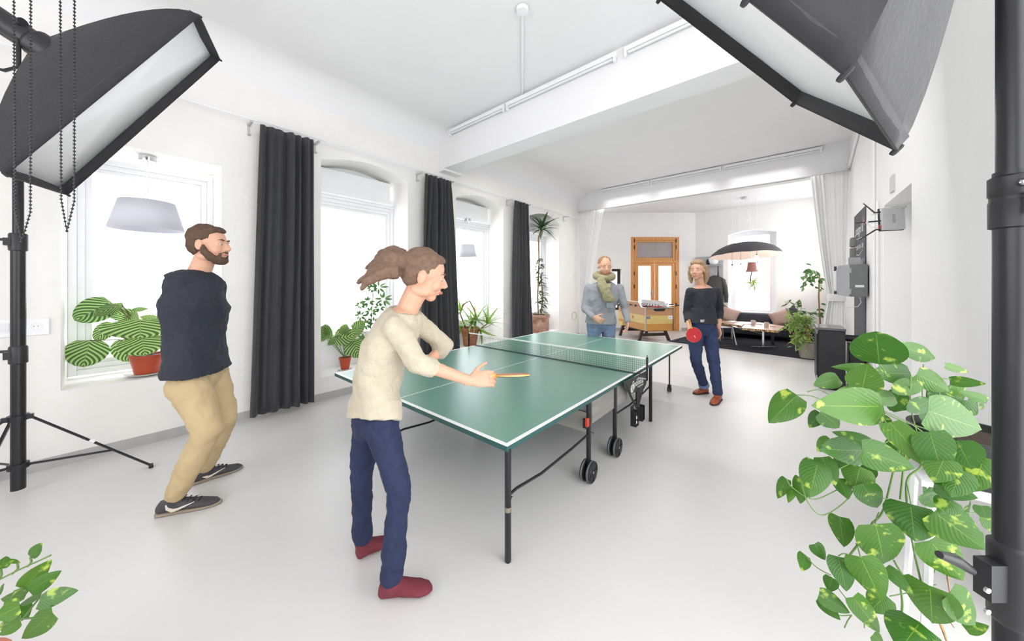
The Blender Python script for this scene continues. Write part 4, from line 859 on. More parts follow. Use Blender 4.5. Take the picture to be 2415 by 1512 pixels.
t=thing('jacket',(-1.62,cy-.1,1.5),'dark grey leather jacket on a hanger below the shelf','jacket'); JK=mat('dark_leather',rgb(60,58,60),.5,var=.2,vscale=12,bump=.3,bscale=20)
jx=-1.68; jy=cy-.12
b=B(); b.loft([(V((jx,jy,z)),V((w,0,0)),V((0,d,0))) for z,w,d in((.86,.21,.07),(1.0,.22,.08),(1.3,.22,.08),(1.5,.23,.07),(1.6,.2,.05),(1.67,.07,.04))],24); obj('body',b,JK,t)
for s in(-1,1): b=B(); b.loft([(V((jx+s*x,jy-.02,z)),V((w,0,0)),V((0,w*.8,0))) for z,x,w in((.9,.28,.045),(1.1,.28,.055),(1.35,.25,.06),(1.55,.2,.06),(1.6,.17,.03))],14); obj('sleeve',b,JK,t)
b=B(); b.tube([(jx-.14,jy,1.62),(jx,jy,1.7),(jx+.14,jy,1.62)],.006,6); b.tube([(jx,jy,1.7),(jx,jy,1.78),(jx+.02,jy,1.8)],.003,6); obj('hanger',b,CHROME,t)
# foosball table
fd=7.95; fl=P(1523,727,fd); fz=fl.z; fw=(1594-1523)/FOC*fd; ln=1.35
xa=RT; ya=(FW-RT*.17).normalized(); xa=V((ya.y,-ya.x,0))
o0=V((fl.x,fl.y,0)); Rf=M((xa,ya,UP)).transposed()
def fp(x,y,z): return o0+xa*x+ya*y+UP*z
def fbox(b,x0,x1,y0,y1,z0,z1): b.box(fp((x0+x1)/2,(y0+y1)/2,(z0+z1)/2),(x1-x0,y1-y0,z1-z0),Rf)
t=thing('foosball_table',fp(fw/2,ln/2,0),'wood-panelled foosball table with yellow band and dark legs in front of the door','foosball table')
zb=zz_(781,fd); 
bands=((zb,zb+.17,VENE2,'lower_panel'),(zb+.17,zb+.37,YEL,'yellow_band'),(zb+.37,fz,VENEER,'upper_panel'))
for z0,z1,m,nm in bands:
    b=B(); fbox(b,0,fw,0,.03,z0,z1); fbox(b,0,fw,ln-.03,ln,z0,z1)
    fbox(b,0,.03,.03,ln-.03,z0,z1); fbox(b,fw-.03,fw,.03,ln-.03,z0,z1); obj(nm,b,m,t,False,.002)
b=B(); fbox(b,.03,fw-.03,.03,ln-.03,zb+.02,zb+.04); fbox(b,.03,fw-.03,.15,ln-.15,fz-.08,fz-.06); obj('playfield',b,mat('field_green',rgb(96,130,96),.5),t,False)
b=B()
for x in(0,fw): fbox(b,x-.012,x+.012,-.012,.012,zb,fz)
fbox(b,-.015,fw+.015,-.015,.02,fz-.012,fz+.012); fbox(b,-.012,.012,.0,.22,fz,fz+.01); obj('metal_corner',b,CHROME,t,False)
for x in(-.003,fw-.027):
    b=B(); n=6; pts=[(ln,fz),(ln,fz+.13),(.36,fz+.13)]+[(.36-.2*i/n,fz+.13-.13*(.5-.5*math.cos(PI*i/n))) for i in range(1,n+1)]+[(.0,fz)]
    b.prism([fp(x,y,z) for y,z in pts],xa*.03); obj('side_rail',b,VENEER if x<0 else PAINT,t,False)
    b=B(); b.prism([fp(x-.004,y,z+.002) for y,z in pts[1:]]+[fp(x-.004,y,z+.014) for y,z in pts[:0:-1]],xa*.038); obj('rail_trim',b,PAINT,t,False)
for k in range(8):
    y=.3+.12*k; s=-1 if k%2 else 1; b=B(); x0=-.28 if s<0 else -.03; x1=fw+.03 if s<0 else fw+.28
    b.tube([fp(x0,y,fz+.04),fp(x1,y,fz+.04)],.008,8); rd=obj('rod',b,CHROME,t); xe=x0 if s<0 else x1
    b=B(); b.caps(fp(xe,y,fz+.04),fp(xe+s*.1,y,fz+.04),.018,.018,10); obj('handle',b,BLKP,rd)
    b=B(); b.lathe([(.001,-.01),(.03,-.01),(.03,.01),(.001,.01)],fp(-.03 if s<0 else fw+.03,y,fz+.04),14,ax=xa); obj('bearing',b,BLKP,rd)
    for j in range(3): b=B(); fbox(b,.18+.17*j,.2+.17*j,y-.008,y+.008,fz-.05,fz+.06); obj('figure',b,mat('figure_red',rgb(170,50,40),.4) if s<0 else mat('figure_blue',rgb(40,60,130),.4),rd,False)
b=B(); b.prism([fp(fw*.28,-.004,fz-.015),fp(fw*.3,-.004,fz-.06),fp(fw*.36,-.004,fz-.08),fp(fw*.64,-.004,fz-.08),fp(fw*.7,-.004,fz-.06),fp(fw*.72,-.004,fz-.015)],ya*.006); obj('goal_slot',b,BLKP,t,False)
b=B(); fbox(b,.02,.115,-.004,0,zb+.3,zb+.35); st=obj('sticker',b,mat('navy_print',rgb(40,56,110),.5),t,False); text('sticker_text','MEXICO',.022,fp(.068,-.005,zb+.325),xa,UP,PAPER,st)
b=B(); fbox(b,fw-.13,fw-.015,-.004,0,zb+.28,zb+.36); st=obj('sticker',b,PAPER,t,False); text('sticker_text','Besser als\nSchummeln',.018,fp(fw-.072,-.005,zb+.32),xa,UP,BLKP,st)
for y in(.55,.9): b=B(); fbox(b,-.004,0,y,y+.06,zb+.25,zb+.32); obj('sticker',b,mat('red_print',rgb(200,70,70),.5),t,False)
b=B(); fbox(b,-.1,0,.95,1.15,zb+.02,zb+.12); obj('ball_tray',b,YEL,t,False,.004)
for (y) in(.2,ln-.2):
    for x,s in((.0,-1),(fw,1)):
        b=B(); xi=x-s*.08; b.prism([fp(xi-.035,y,zb+.1 if s<0 else zb+.01),fp(xi+.035,y,zb+.1 if s<0 else zb+.01),fp(xi+.035+s*.13,y,0),fp(xi-.035+s*.13,y,0)],ya*.05); obj('leg',b,DKW,t,False,.003)
    b=B(); fbox(b,.05,fw-.05,y+.005,y+.045,.13,.2); obj('crossbar',b,DKW,t,False,.003)
b=B(); fbox(b,.06,fw-.06,.2,ln-.2,zb-.04,zb); obj('under_frame',b,DKW,t,False)
tl=thing('screwdriver',fp(.4,.04,fz+.02),'red-handled tool lying on the foosball table end','tool'); b=B(); b.caps(fp(.24,.03,fz+.03),fp(.42,.03,fz+.032),.013,.015,10); b.caps(fp(.17,.03,fz+.03),fp(.2,.03,fz+.03),.012,.012,8); obj('handle',b,mat('red_handle',rgb(206,60,44),.4),tl); b=B(); b.tube([fp(.2,.03,fz+.03),fp(.25,.03,fz+.03)],.006,8); obj('shaft',b,CHROME,tl)
tl=thing('brush',fp(.1,.05,fz+.02),'wooden brush lying left of the red tool on the foosball table','tool'); b=B(); b.caps(fp(-.0,.05,fz+.02),fp(.1,.03,fz+.02),.006,.008,8); b.bb(fp(.1,.01,fz+.01),fp(.15,.05,fz+.03)); obj('handle',b,BARK,tl)
# stove
t=thing('pellet_stove',(.42,6.45,0),'black cabinet stove with a grey top against the chalkboard wall','stove'); SX0,SX1,SY0,SY1,SZ=.27,.555,6.18,6.72,.84
b=B(); b.bb((SX0+.02,SY0,.02),(SX1,SY1,SZ-.03)); obj('body',b,BLK,t,False,.008); b=B(); b.bb((SX0,SY0-.01,SZ-.03),(SX1+.005,SY1+.01,SZ)); obj('top_plate',b,mat('grey_top',rgb(96,96,100),.15,metal=.4),t,False,.004)
b=B(); b.bb((SX0,SY0+.03,.1),(SX0+.02,SY1-.03,SZ-.06)); d=obj('door',b,BLKP,t,False,.006); b=B()
for z in(.15,.78): b.tube([(SX0+.008,SY0+.02,z-.03),(SX0+.008,SY0+.02,z+.03)],.008,8)
obj('hinge',b,CHROME,d)
b=B(); b.prism([(SX0+.13,SY0-.004,.58),(SX0+.15,SY0-.004,.53),(SX0+.2,SY0-.004,.5),(SX1-.005,SY0-.004,.5),(SX1-.005,SY0-.004,SZ-.05),(SX0+.13,SY0-.004,SZ-.05)],(0,.004,0)); obj('side_panel',b,BLKP,t,False)
b=B(); b.tube([(SX1,6.4,.7),(.74,6.4,.7)],.045,16); obj('flue_pipe',b,BLK,t); b=B(); b.lathe([(.05,0),(.075,0),(.075,.012),(.05,.02)],(.765,6.4,.7),20,ax=(-1,0,0)); obj('wall_collar',b,BLK,t)
b=B(); b.bb((.6,6.28,.0),(.74,6.55,.64)); b.bb((.6,6.3,.5),(.75,6.34,.55)); tag(obj('ash_box',b,BLK,None,False,.006),'narrow black metal box behind the stove below the chalkboard','box')
# chalkboard
t=thing('chalkboard',(RX,7,1.4),'tall chalkboard panel with white and pink chalk writing on the right wall','chalkboard'); CB=mat('chalk_black',rgb(82,84,88),.85,var=.12,vscale=3)
b=B(); b.bb((RX-.012,6.5,.05),(RX-.002,7.5,2.5)); obj('board',b,CB,t,False)
CH=mat('chalk_white',rgb(214,214,214),.9); CP=mat('chalk_pink',rgb(206,130,136),.9)
r_,u_=(0,-1,0),(0,0,1)
text('chalk_title','stutgo16',.2,(RX-.0125,7.0,2.24),r_,(0,.05,1),CH,t); text('chalk_line','FULLDAY  8H - 12H',.09,(RX-.0125,7.02,1.98),r_,(0,.05,1),CH,t); text('chalk_pink','16',.2,(RX-.0128,6.62,2.3),r_,u_,CP,t); text('chalk_pink','@',.22,(RX-.0128,7.4,2.1),r_,u_,CP,t)
b=B(); b.tube([(RX-.013,7.42,1.9),(RX-.013,7.,1.86),(RX-.013,6.65,1.92)],.006,5); b.tube([(RX-.013,7.42,2.12),(RX-.013,6.75,2.1)],.005,5)
for z in(1.72,1.5,1.3):
    for y in(6.62,6.85):
        a=(RX-.013,y-.07,z-.07);c=(RX-.013,y+.07,z-.07);d=(RX-.013,y+.07,z+.07);e=(RX-.013,y-.07,z+.07); b.tube([a,c,d,e,a],.004,4)
obj('chalk_drawing',b,CH,t)
# electric box
t=thing('meter_cabinet',(.62,6.4,1.5),'grey metal electrical cabinet on the right wall above the stove','electrical box'); ex0=.60
b=B(); b.bb((ex0,6.25,1.27),(RX-.015,6.75,1.70)); obj('body',b,GREYM,t,False,.006)
b=B(); b.prism([(ex0,6.25,1.27),(ex0-.1,6.3,1.29),(ex0-.125,6.32,1.36),(ex0-.125,6.32,1.63),(ex0-.1,6.3,1.69),(ex0,6.25,1.70)],(0,.42,0)); d=obj('door',b,GREYL,t,False,.006)
b=B()
for z in(1.62,1.34): b.bb((ex0-.012,6.235,z-.035),(ex0+.012,6.25,z+.035))
obj('hinge',b,GREYL,d,False); b=B(); b.bb((ex0+.05,6.243,1.395),(ex0+.13,6.25,1.425)); pl_=obj('name_plate',b,PAPER,t,False); text('plate_text','ALPHA 4100',.013,(ex0+.09,6.2425,1.41),(1,0,0),UP,GREYM,pl_)
b=B(); b.bb((ex0-.145,6.33,1.62),(ex0-.12,6.4,1.68)); b.bb((ex0-.145,6.33,1.3),(ex0-.12,6.4,1.34)); obj('catch',b,BLKP,d,False)
b=B(); b.tube([(ex0+.08,6.5,1.7),(ex0+.08,6.5,1.76)],.05,14); b.bb((ex0,6.42,1.70),(ex0+.12,6.52,1.8)); obj('gland_box',b,GREYL,t); b=B(); b.tube([(ex0+.05,6.47,1.8),(ex0+.05,6.47,1.93)],.032,14); b.caps((ex0+.05,6.47,1.97),(ex0+.05,6.47,2.05),.034,.03,12); obj('elbow_pipe',b,GREYM,t)
b=B(); b.tube([(ex0+.09,6.3,1.27),(ex0+.11,6.3,1.2),(ex0+.08,6.3,1.14),(ex0-.02,6.35,1.11)],.004,6); obj('cable',b,ROUT,t)
# router
d_=2.95; rc=P(2104,516,d_); t=thing('wifi_router',rc,'flat silver router with three black antennas mounted by the door niche','router')
Rr=M((RT,FW,UP)).transposed()@M.Rotation(-.05,3,'Y')
b=B(); b.box(rc,(.21,.03,.2),Rr); obj('body',b,ROUT,t,False,.008); b=B(); b.box(rc+FW*.012-UP*.004,(.216,.02,.206),Rr); obj('rim',b,BLKP,t,False,.006)
b=B(); b.box(rc-FW*.0155,(.024,.002,.075),Rr); l=obj('logo_plate',b,GREYL,t,False); text('logo_text','LINKSYS',.016,rc-FW*.0175,UP,-RT,ROUT,l)
for (a,m_,e_) in(((2076,500),(2063,502),(2036,480)),((2076,521),(2066,522),(2018,526)),((2076,541),(2065,542),(2027,566))):
    b=B(); b.tube([P(*a,d_),P(*m_,d_),P(*e_,d_+.08)],[.006,.007,.004],8); obj('antenna',b,BLKP,t)
b=B()
for k in range(3): b.tube([P(2075,498+k*3,d_+.01),P(2052,508,d_+.02),P(2042+2*k,526,d_+.02),P(2055,536,d_+.02),P(2076,532+k*4,d_+.01)],.0022,6)
obj('cable',b,PAINT,t); b=B()
for k in range(3): b.box(P(2075,532+k*3,d_),(.01,.02,.006),Rr)
obj('plug',b,mat('pink_plug',rgb(200,80,90),.5),t,False)
b=B(); b.tube([P(2080,494,3.0),P(2110,488,3.0),Wx(2137,485,RX-.005)],.004,6); b.tube([P(2080,496,3.0),P(2110,490,3.0),Wx(2137,488,RX-.005)],.004,6); tag(obj('cable',b,GREYL),'grey cable pair leading right along the lintel from the router','cable')
# ficus tree behind white curtain, rubber plant, benjamina
t=thing('potted_ficus',(.1,9.0,0),'slim ficus tree with a tuft of leaves at the top beside the tied cream curtain','potted plant')
q=Wy(1934,760,9.9); d5=q.dot(FW); b2=B(); b2.tube([V((q.x,q.y,.2)),P(1934,760,d5),P(1931,700,d5),P(1933,650,d5),P(1925,640,d5)],.014,8); b2.tube([P(1932,655,d5),P(1915,640,d5),P(1900,645,d5)],.006,6); b=B()
for k in range(60):
    cxy=rq.choice([(1895,652),(1905,640),(1900,662),(1915,645),(1925,650),(1935,660),(1910,655)]); p=P(cxy[0]+rq.gauss(0,7),cxy[1]+rq.gauss(0,8),d5+rq.uniform(-.15,.15)); v=V((rq.gauss(0,1),rq.gauss(0,1),-.8)).normalized(); leaf(b,p,p+v*.11,.05,V((rq.gauss(0,.5),-1,.5)),'oval',nu=5,nv=2,tone=rq.uniform(0,.7))
for k in range(10): p=P(1936+rq.gauss(0,3),rq.uniform(715,745),d5); v=V((rq.gauss(0,1),rq.gauss(0,1),-.4)).normalized(); leaf(b,p,p+v*.11,.05,V((0,-1,.5)),'oval',nu=5,nv=2,tone=.2)
lobj('foliage',b,LG,t); obj('trunk',b2,BARK,t); pot(t,V((q.x,q.y,.018)),.12,.15,.26,CLAY)
t=thing('potted_rubber_plant',(.1,10.3,0),'arching plant with oval leaflets rising behind the sofa arm','potted plant'); b=B(); b2=B()
q=Wy(1890,800,10.2); d6=q.dot(FW); r0=V((q.x,q.y,.25))
for (pts) in([(1885,760),(1880,725),(1862,712),(1850,722)],[(1885,760),(1890,720),(1885,706)],[(1885,760),(1898,735),(1915,738),(1930,742)],[(1885,760),(1872,735),(1855,735)],[(1885,765),(1900,750),(1915,748)]):
    w=[P(x,y,d6+rq.uniform(-.1,.1)) for x,y in pts]; b2.tube([r0]+w,.006,6)
    for a,c in zip(w,w[1:]):
        for i in range(9):
            p=a.lerp(c,i/9); v=V((rq.gauss(0,1),rq.gauss(0,1),rq.gauss(0,.5))).normalized(); leaf(b,p,p+v*.1,.045,UP+VN*.6,'oval',nu=5,nv=2,tone=rq.uniform(0,.9),droop=.2)
lobj('foliage',b,LG,t); obj('stem',b2,BARK,t); pot(t,V((q.x,q.y,.018)),.12,.15,.26,CLAY)
t=thing('potted_weeping_fig',(.1,8.4,0),'bushy light-green weeping fig in a grey pot beside the stove','potted plant'); q=Wz(1905,845); q.x=.12;q.y=8.3; q=V((Wz(1906,846).x,Wz(1906,846).y,.018)); d7=q.dot(FW); b=B(); b2=B(); pot(t,q,.12,.16,.3,GREYP,.012)
r0=q+UP*.28; 
for k in range(7): b2.tube([r0+V((rq.uniform(-.02,.02),rq.uniform(-.02,.02),0)),P(1902+rq.uniform(-6,8),790,d7),P(1895+rq.uniform(-14,18),760,d7)],.007,6)
tips=[]
for k in range(46):
    x=rq.uniform(1848,1922); y=rq.uniform(738,825); 
    if y>795 and x<1862 and rq.random()<.5: continue
    e=P(x,y,d7+rq.uniform(-.28,.2)); s=P(1900+rq.uniform(-8,8),min(800,max(755,y-10)),d7); b2.tube([s,s.lerp(e,.5)+UP*.06,e],.0025,5)
    for i in range(12):
        p=s.lerp(e,.35+.65*i/12)+UP*.05*(1-i/12)+V((rq.gauss(0,.03),rq.gauss(0,.03),rq.gauss(0,.03))); v=V((rq.gauss(0,1),rq.gauss(0,1),-.7+rq.gauss(0,.3))).normalized(); leaf(b,p,p+v*.075,.03,UP+VN*.8,'oval',nu=5,nv=2,tone=rq.uniform(.1,1),droop=.15)
lobj('foliage',b,LB,t); obj('branch',b2,mat('tan_bark',rgb(176,140,96),.8,var=.15),t)
# cable coil on left wall end
q=Wx(1355,745,LX+.02); b=B(); b.tube([(LX+.01,q.y+.12*math.cos(a),q.z+.1*math.sin(a)) for a in [i*.5 for i in range(20)]],.006,6); tag(obj('cable_coil',b,mat('cream_cord',rgb(206,198,180),.7)),'beige cord coiled on the wall left of the cream curtain','cable')
# ------------------------------------------------------------ people
SK=mat('skin',rgb(208,160,134),.55,var=.05,vscale=20)
SKB=mat('lips',rgb(186,112,100),.5)
EYW=mat('eye_white',rgb(196,190,184),.3,var=.01); IRI=mat('iris_dark',rgb(60,48,40),.3)
def fabric(o,vox,amp,sc,sm=4,seed=0):
    r=o.modifiers.new('remesh','REMESH'); r.mode='VOXEL'; r.voxel_size=vox; r.use_smooth_shade=True
    s=o.modifiers.new('smooth','SMOOTH'); s.iterations=sm; s.factor=.6
    if amp:
        tx=bpy.data.textures.new('folds','CLOUDS'); tx.noise_scale=sc; tx.noise_depth=2
        d=o.modifiers.new('folds','DISPLACE'); d.texture=tx; d.strength=amp; d.mid_level=.5; d.texture_coords='LOCAL'
def hand(b,w,dirv,pn,side,s=1.,curl=.35):
    """w wrist, dirv hand direction, pn palm normal (towards palm), side +1 thumb to dirv x pn"""
    d=V(dirv).normalized(); p=V(pn); p=(p-d*p.dot(d)).normalized(); t=d.cross(p)*side
    b.loft([(w+d*x*s,t*a*s,p*c*s) for x,a,c in((-.02,.024,.019),(.01,.026,.018),(.04,.037,.016),(.075,.041,.014),(.092,.036,.011))],14)
    for k,(off,L) in enumerate(((.030,.072),(.010,.08),(-.011,.074),(-.030,.058))):
        q=w+d*.085*s+t*off*s; a=curl*.5+.05*k; dd=d
        for j,f in enumerate((.45,.3,.25)):
            dd=(d*math.cos(a)+p*math.sin(a)).normalized(); e=q+dd*L*f*s; b.caps(q,e,(.0095-.001*j)*s,(.0085-.001*j)*s,8,3); q=e; a+=curl
    q=w+d*.025*s+t*.026*s; dd=(d*.65+t*.75+p*.2).normalized()
    for L,r in((.036,.012),(.03,.0105),(.024,.009)):
        e=q+dd*L*s; b.caps(q,e,r*s,(r-.001)*s,8,3); q=e; dd=(dd+d*.35+p*.2).normalized()
def head(b,c,f,u,k):
    f=V(f).normalized(); u=V(u); u=(u-f*u.dot(f)).normalized(); r=f.cross(u); R=M((r,f,u)).transposed()
    at=lambda x,y,z: c+(r*x+f*y+u*z)*k
    b.ball(at(0,-.012,.03),V((.073,.094,.086))*k,16,R); b.ball(at(0,.022,-.035),V((.058,.066,.07))*k,14,R); b.ball(at(0,.052,-.088),V((.027,.026,.024))*k,10,R)
    for s in(-1,1):
        b.ball(at(s*.036,.055,-.028),V((.026,.028,.03))*k,10,R); b.ball(at(s*.044,.0,-.07),V((.02,.045,.025))*k,10,R)
        b.ball(at(s*.076,-.01,-.008),V((.010,.02,.032))*k,10,R); b.ball(at(s*.03,.074,.022),V((.024,.012,.009))*k,8,R)
    for s in(-1,1): b.tube([at(s*.014,.078,.008),at(s*.031,.083,.0135),at(s*.05,.068,.006)],.0045*k,8); b.tube([at(s*.016,.078,.0),at(s*.031,.082,-.0075),at(s*.048,.068,.0)],.004*k,8)
    b.tube([at(0,.078,.014),at(0,.094,-.006),at(0,.106,-.024),at(0,.097,-.034)],[.008*k,.010*k,.013*k,.009*k],8)
    for s in(-1,1): b.ball(at(s*.012,.09,-.03),V((.009,.011,.008))*k,8,R)
    b.ball(at(0,.08,-.056),V((.024,.014,.008))*k,8,R); b.ball(at(0,.078,-.066),V((.021,.013,.008))*k,8,R)
    return at,R
def person(name,label,J,f_head,u_head,hk,mats,sleeve='long',vox=.007,sh=1.,hairfn=None,shoe='shoe',hands=None,hemz=0,flare=1.,chest=1.,tleg=1.,scoop=0,cut=None):
    """J: joints as world points"""
    t=thing(name,V((J['pelvis'].x,J['pelvis'].y,0)),label,'person')
    pel,wai,che,nb=J['pelvis'],J['waist'],J['chest'],J['neck']
    hx=(J['hipR']-J['hipL']).normalized(); sx=(J['shR']-J['shL']).normalized(); sp=(nb-pel).normalized()
    def mk(b,g,upto=0,lo=0):
        shw=(J['shR']-J['shL']).length/2
        R=[]
        fwd=lambda x:sp.cross(x).normalized()
        low=pel-sp*.09*sh
        for c,x,w,d in((low,hx,.11*chest,.085),(pel-sp*.03*sh,hx,.155*chest,.108),(pel+sp*.05*sh,hx,.155*chest,.105),(wai,(hx+sx).normalized(),.135*chest,.098),(wai.lerp(che,.5),sx,.15*chest,.105),(che,sx,.168*chest,.115),(che.lerp(nb,.55),sx,min(.17*chest*sh,shw*.95)/sh,.1),(che.lerp(nb,.75),sx,.15*chest,.088),(che.lerp(nb,.9),sx,.11*chest,.072),(nb,sx,.055,.056)):
            R.append((c,x*(w*sh+g),fwd(x)*(d*sh+g)))
        b.loft(R[lo:len(R)-upto],24)
    def arm(b,s,g,to=1.,cut=None):
        a,e,w=J['sh'+s]-UP*.015*sh,J['el'+s],J['wr'+s]
        b.caps(a.lerp(che,.25),a,.055*sh+g,.047*sh+g); b.caps(a,e,.050*sh+g,.038*sh+g)
        if to>.5: b.caps(e,e.lerp(w,(to-.5)*2),.039*sh+g,(.028+.010*(1-to)*2)*sh+g)
        elif to<.5: pass
    def legs(b,g,gb,stop=1.):
        for s in'LR':
            h,k,a=J['hip'+s],J['kn'+s],J['an'+s]; b.caps(h,k,.085*sh*tleg+g,.055*sh*tleg+g); e=k.lerp(a,stop); m_=k.lerp(a,.35); b.caps(k,m_,.053*sh*tleg+g,.052*sh*tleg+g); b.caps(m_,e,.052*sh*tleg+g,.036*sh+gb)
    # body (one continuous skin surface)
    b=B(); mk(b,-.012)
    for s in'LR': arm(b,s,-.009 if sleeve=='long' else -.006)
    legs(b,-.012,-.008,.97)
    hc=J['head']; b.caps(nb-sp*.03,hc-V(u_head).normalized()*.055*hk-V(f_head).normalized()*.012*hk,.056*sh,.052*hk,14)
    at,R=head(b,hc,f_head,u_head,hk)
    for s in'LR':
        h=(hands or {}).get(s)
        w=J['wr'+s]; e=J['el'+s]
        b.caps(e,w,.036*sh,.026*sh)
        d,pn,cu,sd=h if h else ((w-e),hx*(1 if s=='L' else -1),.35,1)
        hand(b,w,d,pn,sd*(1 if s=='R' else -1),hk*.98,cu)
        fd=(J['toe'+s]-J['an'+s]); 
    bo=obj('body',b,SK,t); fabric(bo,vox*.75,0,1,3)
    # eyes, lips
    for s in(-1,1):
        b=B(); b.ball(at(s*.031,.073,.004),V((.0125,.0115,.0065))*hk,10,R); ey=obj('eye',b,EYW,bo); b=B(); b.ball(at(s*.031,.0795,.003),V((.0055,.0055,.0055))*hk,8,R); obj('iris',b,IRI,ey)
        b=B(); b.tube([at(s*.014,.0855,.026),at(s*.032,.086,.031),at(s*.05,.07,.024)],[.003*hk,.0045*hk,.002*hk],6); obj('eyebrow',b,mats['hair'],bo)
    b=B(); b.tube([at(-.022,.083,-.06),at(0,.0945,-.059),at(.022,.083,-.06)],[.003*hk,.0075*hk,.003*hk],8); obj('lips',b,SKB,bo)
    # top
    b=B(); mk(b,.012,scoop,3 if hemz else 0)
    for s in'LR': arm(b,s,.011,cut or {'long':.97,'short':.4,'mid':.72}[sleeve])
    hw_=(J['hipR']-J['hipL']).length/2+.085*sh*tleg+.03; hd_=max(.118*sh,.085*sh*tleg+.03)+.02
    ux=(hx+sx).normalized(); W_=.15*chest*sh
    if hemz: b.loft([(c_,x_*w_,sp.cross(x_)*d_) for c_,x_,w_,d_ in ((wai.lerp(che,.35),sx,W_+.012,.105*sh+.012),(wai,ux,max(W_*.95,hw_*.74)+.012,max(.1*sh,hd_*.78)+.012),(pel.lerp(wai,.5),hx,hw_*.92,hd_*.93),(pel-sp*hemz*.6,hx,hw_,hd_),(pel-sp*hemz,hx,hw_*1.02,hd_*1.03))],24)
    top=obj('top',b,mats['top'],t); fabric(top,vox,.022,.09,5)
    # neckline: cut skin through by a band
    # trousers
    b=B(); legs(b,.010,.018*flare,.95)
    b.loft([(pel+sp*x*sh,hx*w*chest*sh,sp.cross(hx)*d*sh) for x,w,d in((-.12,.09,.075),(-.05,.155,.11),(.03,.163,.113),(.09,.15,.108))],22)
    for s in'LR': b.caps(J['hip'+s],J['hip'+s]+(pel-J['hip'+s])*.5,.09*sh,.09*sh)
    tr=obj('trousers',b,mats['leg'],t); fabric(tr,vox,.024,.08,4)
    # shoes
    for s in'LR':
        a,to,he=J['an'+s],J['toe'+s],J['heel'+s]; d=(to-he); L=d.length; d=d/L; side=V((0,0,1)).cross(d).normalized(); up=d.cross(side)*-1; up=V((0,0,1))
        g=lambda x,w,z0,z1:(he+d*x*L+up*((z0+z1)/2),side*w,up*((z1-z0)/2))
        b=B(); b.loft([g(-.02,.02,.02,.06),g(.03,.034,.006,.085),g(.15,.037,.004,.095),g(.35,.036,.004,.088),g(.55,.043,.004,.068),g(.75,.047,.004,.052),g(.92,.036,.006,.04),g(1.0,.014,.01,.026)],18)
        b.caps(a-up*.01,he+d*.2*L+up*.055,.042,.04,14); sho=obj(shoe,b,mats['shoe'],t); fabric(sho,.006,.004,.05,3)
        if mats.get('sole'):
            b=B(); b.loft([(he+d*x*L+up*.010,side*w,d*0+up*.012) for x,w in((-.03,.02),(.0,.036),(.15,.041),(.35,.04),(.55,.047),(.75,.05),(.93,.038),(1.02,.012))],14); obj('sole',b,mats['sole'],sho)
        if mats.get('swoosh'):
            for sg in(-1,1):
                b=B(); pts=[(.18,.075),(.2,.05),(.28,.033),(.36,.036),(.62,.062)]; q=[he+d*x*L+side*sg*(.0415)+up*z for x,z in pts]; b.tube(q,[.003,.008,.010,.007,.002],8,ell=.35); obj('curved_mark',b,mats['swoosh'],sho)
        if mats.get('lace'):
            b=B()
            for i in range(4): x=.42+.08*i; z=.082-.009*i; b.tube([he+d*x*L+side*.025+up*z,he+d*(x+.02)*L+up*(z+.012),he+d*x*L-side*.025+up*z],.0035,6)
            obj('lace',b,mats['lace'],sho)
    if hairfn:
        b=B(); hairfn(b,at,R,hk); h=obj('hair',b,mats['hair'],bo); fabric(h,.006,.012,.03,2)
    return t,bo,top,at,R
def paddle(c,axis,nrm,col,label,scale=1.):
    """c blade centre, axis from blade to handle"""
    a=V(axis).normalized(); n=V(nrm); n=(n-a*n.dot(a)).normalized(); s=a.cross(n); t=thing('table_tennis_paddle',c,label,'paddle')
    for sg,m in((1,col),(-1,BLKP)):
        b=B(); pts=[c+(a*math.cos(q)*.08+s*math.sin(q)*.075)*scale+n*sg*.003 for q in [2*PI*i/28 for i in range(28)]]; b.prism(pts,n*sg*.003); obj('rubber',b,m,t,False)
    b=B(); pts=[c+(a*math.cos(q)*.082+s*math.sin(q)*.077)*scale-n*.003 for q in [2*PI*i/28 for i in range(28)]]; b.prism(pts,n*.006); obj('blade',b,YEL,t,False)
    b=B(); b.tube([c+a*.07*scale,c+a*.09*scale,c+a*.17*scale],[.01,.013,.015],10,ell=.8); obj('handle',b,WOODO,t); return t
def caphair(b,at,R,k,long=0):
    b.ball(at(0,-.024,.045),V((.081,.092,.084))*k,14,R); b.ball(at(0,-.05,.0),V((.074,.06,.07))*k,12,R)
J=lambda **k:k
# --- man on the left, profile to the right
BR1=mat('hair_brown',rgb(84,62,48),.8,var=.25,vscale=60)
m1=dict(top=mat('navy_jersey',rgb(36,40,52),.8,var=.1,bump=.1),leg=mat('khaki_cotton',rgb(186,164,126),.85,var=.06,bump=.1),shoe=mat('shoe_charcoal',rgb(64,62,66),.7,var=.2,vscale=40,bump=.3),sole=mat('sole_taupe',rgb(146,132,112),.6),swoosh=mat('pale_mark',rgb(206,196,184),.5),lace=mat('lace_dark',rgb(40,40,46),.8),hair=BR1)
def hair1(b,at,R,k):
    caphair(b,at,R,k); b.ball(at(0,.028,.088),V((.064,.05,.026))*k,10,R)
f1=(RT*.97+FW*.2)
hL=Wz(372,1216);tL=Wz(520,1186); h2=Wz(452,1143);t2=Wz(571,1103)
j1=dict(pelvis=P(466,878,2.2),waist=P(462,800,2.18),chest=P(463,718,2.16),neck=P(466,640,2.16),head=P(494,578,2.17),hipR=P(445,908,2.1),hipL=P(492,885,2.3),shR=P(418,660,2.04),shL=P(508,672,2.3),
 elR=P(402,742,2.02),wrR=P(452,800,2.24),elL=P(498,750,2.42),wrL=P(470,800,2.5),knR=P(492,1010,2.07),anR=P(412,1168,2.08),knL=P(530,985,2.32),anL=P(484,1100,2.39),heelR=hL,toeR=tL,heelL=h2,toeL=t2)
